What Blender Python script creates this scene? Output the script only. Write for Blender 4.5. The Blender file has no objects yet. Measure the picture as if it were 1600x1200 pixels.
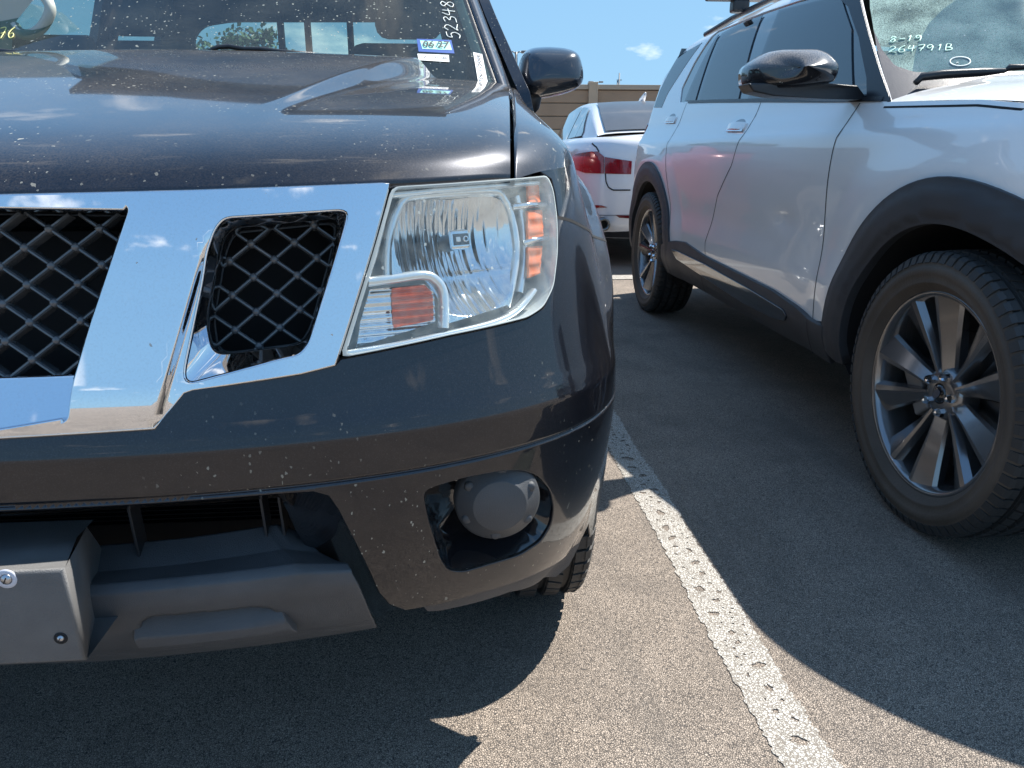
import bpy, bmesh, math, random
import numpy as np
from mathutils import Vector, Matrix
from mathutils.geometry import delaunay_2d_cdt

random.seed(7)
# ------------------------------------------------------------------ camera, light, exposure
C = bpy.context.scene.collection
SC = bpy.context.scene
F_PX, CX, CY = 1180.0, 800.0, 600.0
CAM = np.array([.61, 0., 1.06]); YAW = math.radians(4.6); PITCH = math.atan(363 / F_PX)
SUN_X, SUN_Y = .60, .32                      # sun direction (x, y, 1): from the right, a little behind the cars

cd = bpy.data.cameras.new('camera'); cam = bpy.data.objects.new('camera', cd); C.objects.link(cam)
cd.sensor_width = 36; cd.lens = 36 * F_PX / 1600; cd.clip_end = 3000; cd.clip_start = .01
cam.location = CAM; cam.rotation_euler = (math.pi / 2 - PITCH, 0, -YAW); SC.camera = cam

sd = Vector((SUN_X, SUN_Y, 1)).normalized()
sl = bpy.data.lights.new('sun', 'SUN'); sun = bpy.data.objects.new('sun', sl); C.objects.link(sun)
sl.energy = 3.15; sl.angle = math.radians(.55); sl.color = (1, .955, .88)
sun.rotation_euler = (-sd).to_track_quat('-Z', 'Y').to_euler(); sun.location = (6, 4, 12)

W = bpy.data.worlds.new('World'); SC.world = W; W.use_nodes = True
wn, wl = W.node_tree.nodes, W.node_tree.links
for n in list(wn): wn.remove(n)
sky = wn.new('ShaderNodeTexSky'); sky.sky_type = 'NISHITA'; sky.sun_disc = False
sky.sun_elevation = math.asin(sd.z); sky.sun_rotation = math.atan2(sd.x, sd.y)
sky.air_density = 1.0; sky.dust_density = .15; sky.ozone_density = 4.0; sky.altitude = 900
wo = wn.new('ShaderNodeOutputWorld'); bg = wn.new('ShaderNodeBackground'); bg.inputs[1].default_value = .15
tc = wn.new('ShaderNodeTexCoord')
nz = wn.new('ShaderNodeTexNoise'); nz.inputs['Scale'].default_value = 5.5; nz.inputs['Detail'].default_value = 9; nz.inputs['Roughness'].default_value = .55
mp = wn.new('ShaderNodeMapping'); mp.inputs['Scale'].default_value = (1, 1, 2.6); mp.inputs['Location'].default_value = (3.1, 1.7, .35)
wl.new(tc.outputs['Generated'], mp.inputs[0]); wl.new(mp.outputs[0], nz.inputs['Vector'])
cr = wn.new('ShaderNodeValToRGB'); cr.color_ramp.elements[0].position = .60; cr.color_ramp.elements[1].position = .73
wl.new(nz.outputs['Fac'], cr.inputs[0])
mx = wn.new('ShaderNodeMixRGB'); wl.new(cr.outputs[0], mx.inputs[0]); tint = wn.new('ShaderNodeMixRGB'); tint.blend_type = 'MULTIPLY'; tint.inputs[0].default_value = 1; tint.inputs[2].default_value = (.66, .86, 1.06, 1); wl.new(sky.outputs[0], tint.inputs[1]); sq = wn.new('ShaderNodeVectorMath'); sq.operation = 'MULTIPLY'; wl.new(tint.outputs[0], sq.inputs[0]); sq.inputs[1].default_value = (1.82, 1.14, 1.18)
sa = wn.new('ShaderNodeVectorMath'); sa.operation = 'ADD'; wl.new(sq.outputs[0], sa.inputs[0]); sa.inputs[1].default_value = (1, 1, 1)
sn = wn.new('ShaderNodeVectorMath'); sn.operation = 'DIVIDE'; wl.new(tint.outputs[0], sn.inputs[0]); wl.new(sa.outputs[0], sn.inputs[1])
ss = wn.new('ShaderNodeVectorMath'); ss.operation = 'MULTIPLY'; wl.new(sn.outputs[0], ss.inputs[0]); ss.inputs[1].default_value = (1.80, 1.97, 2.78)
wl.new(ss.outputs[0], mx.inputs[1]); mx.inputs[2].default_value = (3.5, 3.55, 3.65, 1)
wl.new(mx.outputs[0], bg.inputs[0]); wl.new(bg.outputs[0], wo.inputs[0])
SC.view_settings.view_transform = 'Standard'; SC.view_settings.look = 'None'; SC.view_settings.exposure = 1.62
SC.view_settings.gamma = 1; SC.view_settings.use_curve_mapping = False
SC.render.engine = 'CYCLES'
SC.cycles.max_bounces = 10; SC.cycles.transparent_max_bounces = 24

# ------------------------------------------------------------------ the view's geometry, for surveying the place from the photograph
_f = np.array([math.sin(YAW) * math.cos(PITCH), math.cos(YAW) * math.cos(PITCH), -math.sin(PITCH)])
_r = np.array([math.cos(YAW), -math.sin(YAW), 0.]); _u = np.cross(_r, _f)
def ray(px, py): return _f + _r * (px - CX) / F_PX - _u * (py - CY) / F_PX
def onX(px, py, X): r = ray(px, py); return CAM + r * (X - CAM[0]) / r[0]
def onY(px, py, Y): r = ray(px, py); return CAM + r * (Y - CAM[1]) / r[1]
def onZ(px, py, Z): r = ray(px, py); return CAM + r * (Z - CAM[2]) / r[2]
def projv(P):
    d = P - CAM; w = d @ _f
    return np.stack([CX + F_PX * (d @ _r) / w, CY - F_PX * (d @ _u) / w], -1)
def sstep(a, b, x):
    t = np.clip((x - a) / (b - a), 0, 1); return t * t * (3 - 2 * t)
def pch(xs, ys):
    """smooth monotone interpolation of a table"""
    xs = np.array(xs, float); ys = np.array(ys, float)
    h = np.diff(xs); dl = np.diff(ys) / h; m = np.zeros(len(xs))
    for i in range(1, len(xs) - 1):
        if dl[i - 1] * dl[i] > 0:
            w1 = 2 * h[i] + h[i - 1]; w2 = h[i] + 2 * h[i - 1]; m[i] = (w1 + w2) / (w1 / dl[i - 1] + w2 / dl[i])
    m[0] = dl[0]; m[-1] = dl[-1]
    def f(x):
        x = np.asarray(x, float); i = np.clip(np.searchsorted(xs, x) - 1, 0, len(h) - 1)
        t = (x - xs[i]) / h[i]; te = np.clip(t, 0, 1)
        v = (ys[i] * (2 * te**3 - 3 * te**2 + 1) + h[i] * m[i] * (te**3 - 2 * te**2 + te) + ys[i + 1] * (3 * te**2 - 2 * te**3) + h[i] * m[i + 1] * (te**3 - te**2))
        return v + np.where(t > 1, (t - 1) * h[i] * m[-1], 0) + np.where(t < 0, t * h[i] * m[0], 0)
    return f

# ------------------------------------------------------------------ object helpers
def empty(name, label, cat, loc=(0, 0, 0), rz=0, group=None):
    o = bpy.data.objects.new(name, None); C.objects.link(o); o.location = loc; o.rotation_euler = (0, 0, rz)
    o.empty_display_size = .2
    o['label'] = label; o['category'] = cat
    if group: o['group'] = group
    return o
LOCAL = set()      # things whose parts are modelled round their own origin
def link(name, me, m, parent=None, label=None, kind=None):
    o = bpy.data.objects.new(name, me); C.objects.link(o)
    if m is not None and not me.materials: me.materials.append(m)
    if parent is not None:
        o.parent = parent
        if parent.parent is None and parent.name not in LOCAL: o.matrix_parent_inverse = Matrix.Translation(-Vector(parent.location))
    if label: o['label'] = label
    if kind: o['kind'] = kind
    return o
def mesh(name, V, Fc, m, parent=None, smooth=True, label=None, kind=None, normals=None, bevel=0, subd=0):
    me = bpy.data.meshes.new(name); me.from_pydata([tuple(map(float, v)) for v in V], [], [tuple(f) for f in Fc]); me.update()
    me.polygons.foreach_set('use_smooth', [bool(smooth)] * len(me.polygons))
    if normals is not None: me.normals_split_custom_set_from_vertices([tuple(map(float, n)) for n in normals])
    o = link(name, me, m, parent, label, kind)
    if bevel:
        b = o.modifiers.new('bevel', 'BEVEL'); b.width = bevel; b.segments = 3; b.limit_method = 'ANGLE'; b.angle_limit = math.radians(35)
        if smooth:
            for p in me.polygons: p.use_smooth = True
            w = o.modifiers.new('wn', 'WEIGHTED_NORMAL'); w.keep_sharp = False
    if subd:
        s = o.modifiers.new('sub', 'SUBSURF'); s.levels = s.render_levels = subd
    return o
def sharp(o, ang=40):
    me = o.data; bm = bmesh.new(); bm.from_mesh(me)
    bmesh.ops.recalc_face_normals(bm, faces=bm.faces)
    for e in bm.edges:
        e.smooth = len(e.link_faces) == 2 and e.calc_face_angle(0) < math.radians(ang)
    for f in bm.faces: f.smooth = True
    bm.to_mesh(me); bm.free(); return o
class MB:
    def __init__(s): s.V = []; s.F = []
    def add(s, V, Fc):
        b = len(s.V); s.V += [tuple(map(float, v)) for v in V]; s.F += [tuple(b + i for i in f) for f in Fc]; return s
    def box(s, c, d, R=None):
        P = [Vector((x * d[0] / 2, y * d[1] / 2, z * d[2] / 2)) for x in (-1, 1) for y in (-1, 1) for z in (-1, 1)]
        if R is not None: P = [R @ p for p in P]
        c = Vector([float(q) for q in c])
        return s.add([p + c for p in P], [(0, 1, 3, 2), (4, 6, 7, 5), (0, 4, 5, 1), (2, 3, 7, 6), (0, 2, 6, 4), (1, 5, 7, 3)])
    def tube(s, pts, r, n=8, cap=True, flat=None):
        pts = [Vector([float(q) for q in p]) for p in pts]; rings = []
        rs = r if isinstance(r, (list, tuple)) else [r] * len(pts)
        t0 = (pts[1] - pts[0]).normalized(); up = Vector((0, 0, 1)) if abs(t0.z) < .9 else Vector((0, 1, 0))
        nrm = t0.cross(up).normalized(); V = []
        for i, p in enumerate(pts):
            t = (pts[min(i + 1, len(pts) - 1)] - pts[max(i - 1, 0)]).normalized()
            nrm = (nrm - t * nrm.dot(t)).normalized(); bi = t.cross(nrm)
            for k in range(n):
                a = 2 * math.pi * k / n; V.append(p + (nrm * math.cos(a) + bi * math.sin(a)) * rs[i])
        Fc = [(i * n + k, i * n + (k + 1) % n, (i + 1) * n + (k + 1) % n, (i + 1) * n + k) for i in range(len(pts) - 1) for k in range(n)]
        if cap: Fc += [tuple(reversed(range(n))), tuple(range((len(pts) - 1) * n, len(pts) * n))]
        return s.add(V, Fc)
    def lathe(s, prof, M, n=48, cap0=False, cap1=False):
        """prof (r, h) around local Z, placed by matrix M"""
        V = []
        for r, h in prof:
            for k in range(n):
                a = 2 * math.pi * k / n; V.append(M @ Vector((r * math.cos(a), r * math.sin(a), h)))
        L = len(prof)
        Fc = [(i * n + k, i * n + (k + 1) % n, (i + 1) * n + (k + 1) % n, (i + 1) * n + k) for i in range(L - 1) for k in range(n)]
        if cap0: Fc.append(tuple(reversed(range(n))))
        if cap1: Fc.append(tuple(range((L - 1) * n, L * n)))
        return s.add(V, Fc)
    def build(s, name, m, parent=None, **k): return mesh(name, s.V, s.F, m, parent, **k)
def grid_mesh(G, name, m, parent=None, closed=False, **k):
    """G rows x cols x 3"""
    G = np.asarray(G, float); R, L = G.shape[:2]; V = G.reshape(-1, 3)
    Fc = [(i * L + j, i * L + j + 1, (i + 1) * L + j + 1, (i + 1) * L + j) for i in range(R - 1) for j in range(L - 1)]
    if closed: Fc += [(i * L + L - 1, i * L, (i + 1) * L, (i + 1) * L + L - 1) for i in range(R - 1)]
    return mesh(name, V, Fc, m, parent, **k)
def inpoly(P, Q):
    x, y = P[:, 0], P[:, 1]; r = np.zeros(len(P), bool); n = len(Q); j = n - 1
    for i in range(n):
        xi, yi = Q[i]; xj, yj = Q[j]
        if yi != yj:
            c = ((yi > y) != (yj > y)) & (x < (xj - xi) * (y - yi) / (yj - yi) + xi); r ^= c
        j = i
    return r
def densify(Q, h, closed=True):
    Q = [np.array(q, float) for q in Q]; o = []
    for i in range(len(Q) if closed else len(Q) - 1):
        a, b = Q[i], Q[(i + 1) % len(Q)]; n = max(1, int(np.linalg.norm(b - a) / h + .5))
        o += [a + (b - a) * k / n for k in range(n)]
    if not closed: o.append(Q[-1])
    return np.array(o)
def rnd(Q, r, seg=5, closed=True):
    """round the corners of a 2D outline with radius-like distance r"""
    Q = [np.array(q, float) for q in Q]; o = []; n = len(Q)
    for i in range(n):
        a, b, c = Q[i - 1], Q[i], Q[(i + 1) % n]
        if not closed and i in (0, n - 1): o.append(b); continue
        la, lc = np.linalg.norm(a - b), np.linalg.norm(c - b); ra = min(r, la * .45); rc = min(r, lc * .45)
        p, q = b + (a - b) / la * ra, b + (c - b) / lc * rc
        for k in range(seg + 1):
            t = k / seg; o.append(p * (1 - t)**2 + 2 * b * t * (1 - t) + q * t * t)
    return o
def nrm_of(mapf, A, B, off, e=1e-3):
    du = mapf(A + e, B) - mapf(A - e, B); dv = mapf(A, B + e) - mapf(A, B - e)
    n = np.cross(du, dv); return n / np.maximum(np.linalg.norm(n, axis=-1, keepdims=True), 1e-12)
class Surf:
    """a parametric surface f(a, b) -> xyz (arrays) with its outward sign, and the pixel -> (a, b) survey"""
    def __init__(s, f, ra, rb, sign=1, n=120):
        s.f = f; s.sign = sign
        A, B = np.meshgrid(np.linspace(*ra, n), np.linspace(*rb, n)); P = f(A, B)
        N = nrm_of(f, A, B, 0) * sign; vis = ((CAM - P) * N).sum(-1) > 0
        s.A, s.B, s.Q = A[vis], B[vis], projv(P[vis])
    def N(s, A, B): return nrm_of(s.f, A, B, 0) * s.sign
    def off(s, A, B, d):
        A = np.asarray(A, float); B = np.asarray(B, float)
        return s.f(A, B) + s.N(A, B) * np.asarray(d)[..., None]
    def inv(s, px, py):
        k = int(np.argmin((s.Q[:, 0] - px)**2 + (s.Q[:, 1] - py)**2)); a, b = float(s.A[k]), float(s.B[k])
        a0, b0 = a, b; T = np.array([px, py], float); e = 1e-4
        for _ in range(12):
            p = projv(s.f(np.array([a, a + e, a]), np.array([b, b, b + e])))
            J = np.stack([(p[1] - p[0]) / e, (p[2] - p[0]) / e], -1)
            try: st = np.linalg.solve(J + 1e-6 * np.eye(2), T - p[0])
            except Exception: break
            m = np.abs(st).max()
            if m > .08: st *= .08 / m
            a += st[0]; b += st[1]
        if abs(a - a0) > .25 or abs(b - b0) > .25: return a0, b0
        return a, b
    def poly(s, Q): return [s.inv(*q) for q in Q]
def sheet(name, S, outer, holes, h, m, parent=None, off=0., thick=.012, xa=(), xb=(), label=None, skirt_holes=True, offf=None, feats=(), kind=None, lip=.0015):
    """a panel cut out of surface S: outline and holes in (a, b), its own thickness"""
    Ps = [densify(outer, h)] + [densify(q, h) for q in holes]
    lo, hi = Ps[0].min(0), Ps[0].max(0)
    ga = np.unique(np.concatenate([np.arange(lo[0], hi[0], h), [x for x in xa if lo[0] < x < hi[0]]]))
    gb = np.unique(np.concatenate([np.arange(lo[1], hi[1], h), [x for x in xb if lo[1] < x < hi[1]]]))
    A, B = np.meshgrid(ga, gb); G = np.stack([A.ravel(), B.ravel()], -1)
    ok = inpoly(G, Ps[0])
    for q in Ps[1:]: ok &= ~inpoly(G, q)
    G = G[ok]
    bd = np.concatenate(Ps + [np.array(f) for f in feats]) if feats else np.concatenate(Ps)
    keep = np.ones(len(G), bool)
    for i in range(0, len(G), 2000):
        d = ((G[i:i + 2000, None, :] - bd[None])**2).sum(-1).min(1); keep[i:i + 2000] = d > (.38 * h)**2
    G = G[keep]
    vs = []; es = []
    for q in Ps:
        b = len(vs); n = len(q); vs += [Vector((float(x), float(y))) for x, y in q]; es += [(b + i, b + (i + 1) % n) for i in range(n)]
    for f in feats:
        b = len(vs); n = len(f); vs += [Vector((float(x), float(y))) for x, y in f]; es += [(b + i, b + i + 1) for i in range(n - 1)]
    vs += [Vector((float(x), float(y))) for x, y in G]
    V2, _, F2, *_ = delaunay_2d_cdt(vs, es, [], 0, 1e-7)
    V2 = np.array([(v.x, v.y) for v in V2]); F2 = np.array([f for f in F2 if len(f) == 3])
    cen = V2[F2].mean(1); ok = inpoly(cen, Ps[0])
    for q in Ps[1:]: ok &= ~inpoly(cen, q)
    F2 = F2[ok]
    def D(a, b): return np.full(np.shape(a), off) + (offf(a, b) if offf else 0)
    P = S.off(V2[:, 0], V2[:, 1], D(V2[:, 0], V2[:, 1]))
    if offf is not None:
        g = lambda a, b: S.off(a, b, D(a, b))
        N = nrm_of(g, V2[:, 0], V2[:, 1], 0) * S.sign
    else: N = S.N(V2[:, 0], V2[:, 1])
    Fc = [tuple(int(i) for i in (f if S.sign > 0 else f[::-1])) for f in F2]
    V = list(P); Nn = list(N)
    if thick:
        for qi, q in enumerate(Ps if skirt_holes else Ps[:1]):
            n = len(q); a, b = q[:, 0], q[:, 1]
            d0 = D(a, b); R = [S.off(a, b, d0), S.off(a, b, d0 - thick)]
            nn = S.N(a, b); sn = []
            for i in range(n):
                t = R[0][(i + 1) % n] - R[0][i - 1]; x = np.cross(t, nn[i]); x = x / (np.linalg.norm(x) + 1e-12); sn.append(x)
            sn = np.array(sn)
            # outward = away from the sheet
            tst = q + 0; c = np.roll(q, -1, 0) - np.roll(q, 1, 0); side = np.stack([c[:, 1], -c[:, 0]], -1); side /= (np.linalg.norm(side, axis=1, keepdims=True) + 1e-12)
            ins = inpoly(q + side * 1e-4, q).mean() > .5
            dirn = S.off(a + side[:, 0] * 1e-3, b + side[:, 1] * 1e-3, d0) - R[0]
            sg = np.sign((dirn * sn).sum(-1)).sum(); sg = 1 if sg >= 0 else -1
            sn = sn * sg * (-1 if ins else 1) * (1 if qi == 0 else -1)
            mid = S.off(a, b, d0 - lip) + sn * lip
            nA = nn; nB = (nn + sn); nB /= np.linalg.norm(nB, axis=1, keepdims=True) + 1e-12
            rings = [(R[0], nA), (mid, sn), (R[1] + sn * lip, sn)]
            base = len(V)
            for Rr, nr in rings: V += list(Rr); Nn += list(nr)
            for r in range(2):
                for i in range(n):
                    j = (i + 1) % n
                    if abs(q[i][0]) < 1e-6 and abs(q[j][0]) < 1e-6: continue      # the middle plane of a vehicle has no edge
                    f = (base + r * n + i, base + r * n + j, base + (r + 1) * n + j, base + (r + 1) * n + i)
                    fn = np.cross(V[f[1]] - V[f[0]], V[f[3]] - V[f[0]])
                    if fn @ sn[i] < 0: f = f[::-1]
                    Fc.append(f)
    return mesh(name, V, Fc, m, parent, normals=Nn, label=label, kind=kind)
def resamp(Q, n, closed=False):
    Q = np.array(Q, float)
    if closed: Q = np.vstack([Q, Q[:1]])
    L = np.concatenate([[0], np.cumsum(np.linalg.norm(np.diff(Q, axis=0), axis=1))]); t = np.linspace(0, L[-1], n + 1 if closed else n)
    o = np.stack([np.interp(t, L, Q[:, k]) for k in range(Q.shape[1])], -1)
    return o[:-1] if closed else o
def angs(q, n, c):
    q = np.array(q, float); o = []
    for k in range(n):
        a = 2 * math.pi * k / n; d = np.array([math.cos(a), math.sin(a)]); best = 0
        for i in range(len(q)):
            p, r = q[i] - c, q[(i + 1) % len(q)] - c; e = r - p; den = d[0] * e[1] - d[1] * e[0]
            if abs(den) < 1e-12: continue
            t = (p[0] * e[1] - p[1] * e[0]) / den; s = (p[0] * d[1] - p[1] * d[0]) / den
            if t > best and -1e-6 <= s <= 1 + 1e-6: best = t
        o.append(c + d * best)
    return np.array(o)
def ring(name, S, loops, m, parent=None, n=120, closed=True, label=None, smooth=True, subd=0, about=None):
    """skin between outlines lying at different depths off S; loops = [(outline, offset)]"""
    G = []
    for q, d in loops:
        q = angs(q, n, about) if about is not None else resamp(q, n, closed); G.append(S.off(q[:, 0], q[:, 1], d(q[:, 0], q[:, 1]) if callable(d) else np.full(len(q), d)))
    return grid_mesh(np.array(G), name, m, parent, closed=closed, label=label, smooth=smooth, subd=subd)
def mir(o, about=None):
    """the same part carried on across the vehicle's middle plane"""
    m = o.modifiers.new('mirror', 'MIRROR'); m.use_axis = (True, False, False); m.use_mirror_merge = False
    if about is not None: m.mirror_object = about
    return o
def twin(o, parent, x=0.):
    """the opposite-hand copy of a part and its sub-parts across X = x"""
    c = o.copy(); C.objects.link(c); c.parent = parent; c.matrix_parent_inverse = o.matrix_parent_inverse.copy()
    c.location = (2 * x - o.location.x, o.location.y, o.location.z); c.scale = (-o.scale.x, o.scale.y, o.scale.z)
    r = o.rotation_euler; c.rotation_euler = (r.x, -r.y, -r.z)
    for ch in [k for k in C.objects if k.parent == o]:
        d = ch.copy(); C.objects.link(d); d.parent = c; d.matrix_parent_inverse = ch.matrix_parent_inverse.copy()
    return c
# ------------------------------------------------------------------ materials
def M(name):
    m = bpy.data.materials.new(name); m.use_nodes = True; t = m.node_tree
    return m, t.nodes, t.links, t.nodes['Principled BSDF']
def simple(name, col, rough=.5, metal=0., coat=0., bump=0., bscale=200, spec=.5, var=0., vscale=8):
    m, n, l, p = M(name)
    p.inputs['Base Color'].default_value = (*col, 1); p.inputs['Roughness'].default_value = rough; p.inputs['Metallic'].default_value = metal
    p.inputs['Coat Weight'].default_value = coat; p.inputs['Coat Roughness'].default_value = .04; p.inputs['Specular IOR Level'].default_value = spec
    if bump or var:
        t = n.new('ShaderNodeTexCoord')
    if bump:
        z = n.new('ShaderNodeTexNoise'); z.inputs['Scale'].default_value = bscale; z.inputs['Detail'].default_value = 4; l.new(t.outputs['Object'], z.inputs['Vector'])
        b = n.new('ShaderNodeBump'); b.inputs['Strength'].default_value = bump; b.inputs['Distance'].default_value = .002
        l.new(z.outputs['Fac'], b.inputs['Height']); l.new(b.outputs[0], p.inputs['Normal'])
    if var:
        z = n.new('ShaderNodeTexNoise'); z.inputs['Scale'].default_value = vscale; z.inputs['Detail'].default_value = 6; l.new(t.outputs['Object'], z.inputs['Vector'])
        x = n.new('ShaderNodeMixRGB'); l.new(z.outputs['Fac'], x.inputs[0])
        x.inputs[1].default_value = (*[c * (1 - var) for c in col], 1); x.inputs[2].default_value = (*[min(1, c * (1 + var) + var * .02) for c in col], 1)
        l.new(x.outputs[0], p.inputs['Base Color'])
    return m
def mathn(n, l, op, a, b=None, clamp=False):
    x = n.new('ShaderNodeMath'); x.operation = op; x.use_clamp = clamp
    for i, v in enumerate((a, b)):
        if v is None: continue
        if isinstance(v, (int, float)): x.inputs[i].default_value = v
        else: l.new(v, x.inputs[i])
    return x.outputs[0]
def ramp(n, l, v, a, b):
    r = n.new('ShaderNodeMapRange'); l.new(v, r.inputs[0]); r.inputs[1].default_value = a; r.inputs[2].default_value = b; return r.outputs[0]
def specks(n, l, tcn, scale, size, dens, stretch=1.):
    """sparse small splashes: a mask"""
    mp = n.new('ShaderNodeMapping'); mp.inputs['Scale'].default_value = (1, 1, 1 / stretch); l.new(tcn.outputs['Object'], mp.inputs[0])
    wz = n.new('ShaderNodeTexNoise'); wz.inputs['Scale'].default_value = scale * 2.5; wz.inputs['Detail'].default_value = 2; l.new(mp.outputs[0], wz.inputs['Vector'])
    ad = n.new('ShaderNodeMixRGB'); ad.blend_type = 'ADD'; ad.inputs[0].default_value = .55 / scale; l.new(mp.outputs[0], ad.inputs[1]); l.new(wz.outputs['Color'], ad.inputs[2])
    v = n.new('ShaderNodeTexVoronoi'); v.inputs['Scale'].default_value = scale; l.new(ad.outputs[0], v.inputs['Vector'])
    sp = n.new('ShaderNodeSeparateColor'); l.new(v.outputs['Color'], sp.inputs[0])
    sz = mathn(n, l, 'MULTIPLY', sp.outputs[1], size)
    near = mathn(n, l, 'LESS_THAN', v.outputs['Distance'], sz)
    pick = mathn(n, l, 'GREATER_THAN', sp.outputs[0], 1 - dens)
    return mathn(n, l, 'MULTIPLY', near, pick)
def paint(name, col, dust=.25, metal=.55, rough=.32, flake=.35, speckd=.10, coat=1., dustcol=(.30, .25, .20), cior=1.5):
    m, n, l, p = M(name); tcn = n.new('ShaderNodeTexCoord')
    p.inputs['Metallic'].default_value = metal; p.inputs['Roughness'].default_value = rough
    p.inputs['Coat Weight'].default_value = coat; p.inputs['Coat Roughness'].default_value = .03; p.inputs['Coat IOR'].default_value = cior
    fl = n.new('ShaderNodeTexVoronoi'); fl.inputs['Scale'].default_value = 900; l.new(tcn.outputs['Object'], fl.inputs['Vector'])
    fs = n.new('ShaderNodeSeparateColor'); l.new(fl.outputs['Color'], fs.inputs[0])
    fm = mathn(n, l, 'MULTIPLY', mathn(n, l, 'POWER', fs.outputs[0], 6.), flake)
    a = n.new('ShaderNodeMixRGB'); l.new(fm, a.inputs[0]); a.inputs[1].default_value = (*col, 1); a.inputs[2].default_value = (*[min(1, c * 6 + .12) for c in col], 1)
    # dust: grows on faces that look up, in blotches and fine grain
    z1 = n.new('ShaderNodeTexNoise'); z1.inputs['Scale'].default_value = 5; z1.inputs['Detail'].default_value = 8; l.new(tcn.outputs['Object'], z1.inputs['Vector'])
    z2 = n.new('ShaderNodeTexNoise'); z2.inputs['Scale'].default_value = 420; z2.inputs['Detail'].default_value = 3; l.new(tcn.outputs['Object'], z2.inputs['Vector'])
    g = n.new('ShaderNodeNewGeometry'); sx = n.new('ShaderNodeSeparateXYZ'); l.new(g.outputs['Normal'], sx.inputs[0])
    upm = mathn(n, l, 'ADD', ramp(n, l, sx.outputs[2], .1, .95), .045)
    dm = mathn(n, l, 'MULTIPLY', mathn(n, l, 'MULTIPLY', ramp(n, l, z1.outputs['Fac'], .25, .8), ramp(n, l, z2.outputs['Fac'], .3, .72)), upm)
    dm = mathn(n, l, 'MULTIPLY', dm, dust, True)
    d = n.new('ShaderNodeBsdfDiffuse'); d.inputs[0].default_value = (*dustcol, 1)
    l.new(a.outputs[0], p.inputs['Base Color'])
    s1 = specks(n, l, tcn, 150, .26, speckd, 1.4); s2 = specks(n, l, tcn, 62, .20, speckd * .45, 1.9)
    # bug splashes cluster
    cz = n.new('ShaderNodeTexNoise'); cz.inputs['Scale'].default_value = 3.3; l.new(tcn.outputs['Object'], cz.inputs['Vector'])
    sm = mathn(n, l, 'MULTIPLY', mathn(n, l, 'MAXIMUM', s1, s2), ramp(n, l, cz.outputs['Fac'], .44, .60), True)
    mix1 = n.new('ShaderNodeMixShader'); l.new(dm, mix1.inputs[0]); l.new(p.outputs[0], mix1.inputs[1]); l.new(d.outputs[0], mix1.inputs[2])
    w = n.new('ShaderNodeBsdfDiffuse'); w.inputs[0].default_value = (.52, .50, .42, 1)
    mix2 = n.new('ShaderNodeMixShader'); l.new(mathn(n, l, 'MULTIPLY', sm, .62), mix2.inputs[0]); l.new(mix1.outputs[0], mix2.inputs[1]); l.new(w.outputs[0], mix2.inputs[2])
    l.new(mix2.outputs[0], n['Material Output'].inputs[0])
    return m
def glass(name, tint=(.75, .85, .82), dust=.2, dirt=(.45, .47, .42), speck=.12, ior=1.5, refl=1., sspec=1., grain=300):
    m, n, l, p = M(name); n.remove(p); tcn = n.new('ShaderNodeTexCoord')
    tr = n.new('ShaderNodeBsdfTransparent'); tr.inputs[0].default_value = (*tint, 1)
    gl = n.new('ShaderNodeBsdfGlossy'); gl.inputs['Roughness'].default_value = .015; gl.inputs[0].default_value = (refl, refl, refl, 1)
    fr = n.new('ShaderNodeFresnel'); gb = n.new('ShaderNodeNewGeometry'); mi = n.new('ShaderNodeMapRange'); l.new(gb.outputs['Backfacing'], mi.inputs[0]); mi.inputs[3].default_value = ior; mi.inputs[4].default_value = 1 / ior; l.new(mi.outputs[0], fr.inputs[0])
    a = n.new('ShaderNodeMixShader'); l.new(fr.outputs[0], a.inputs[0]); l.new(tr.outputs[0], a.inputs[1]); l.new(gl.outputs[0], a.inputs[2])
    df = n.new('ShaderNodeBsdfDiffuse'); df.inputs[0].default_value = (*dirt, 1)
    tl = n.new('ShaderNodeBsdfTranslucent'); tl.inputs[0].default_value = (*dirt, 1)
    dd = n.new('ShaderNodeMixShader'); dd.inputs[0].default_value = .3; l.new(df.outputs[0], dd.inputs[1]); l.new(tl.outputs[0], dd.inputs[2])
    z1 = n.new('ShaderNodeTexNoise'); z1.inputs['Scale'].default_value = 6; z1.inputs['Detail'].default_value = 9; l.new(tcn.outputs['Object'], z1.inputs['Vector'])
    z2 = n.new('ShaderNodeTexNoise'); z2.inputs['Scale'].default_value = grain; z2.inputs['Detail'].default_value = 3; l.new(tcn.outputs['Object'], z2.inputs['Vector'])
    dm = mathn(n, l, 'MULTIPLY', mathn(n, l, 'MULTIPLY', ramp(n, l, z1.outputs['Fac'], .2, .8), ramp(n, l, z2.outputs['Fac'], .25, .75)), dust * 2)
    if speck:
        s = mathn(n, l, 'MAXIMUM', specks(n, l, tcn, 60 * sspec, .34, speck), specks(n, l, tcn, 24 * sspec, .16, speck, 2.5))
        dm = mathn(n, l, 'MAXIMUM', dm, mathn(n, l, 'MULTIPLY', s, .75))
    b = n.new('ShaderNodeMixShader'); l.new(dm, b.inputs[0]); l.new(a.outputs[0], b.inputs[1]); l.new(dd.outputs[0], b.inputs[2])
    l.new(b.outputs[0], n['Material Output'].inputs[0])
    return m
NAVY = paint('navy_metallic_paint', (.0042, .0055, .0115), dust=.24, metal=.6, rough=.30, flake=.10, speckd=.42, dustcol=(.33, .27, .21), cior=1.52)
WHITEP = paint('white_pearl_paint', (.90, .885, .86), dust=.06, metal=.0, rough=.3, flake=.1, speckd=.0, coat=1., dustcol=(.4, .38, .34), cior=1.6)
WHITE2 = paint('white_saloon_paint', (.70, .70, .71), dust=.05, metal=.0, rough=.3, flake=.0, speckd=.0)
REDP = paint('red_paint', (.22, .010, .014), dust=.05, metal=.1, rough=.3, flake=.1, speckd=.0)
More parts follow.
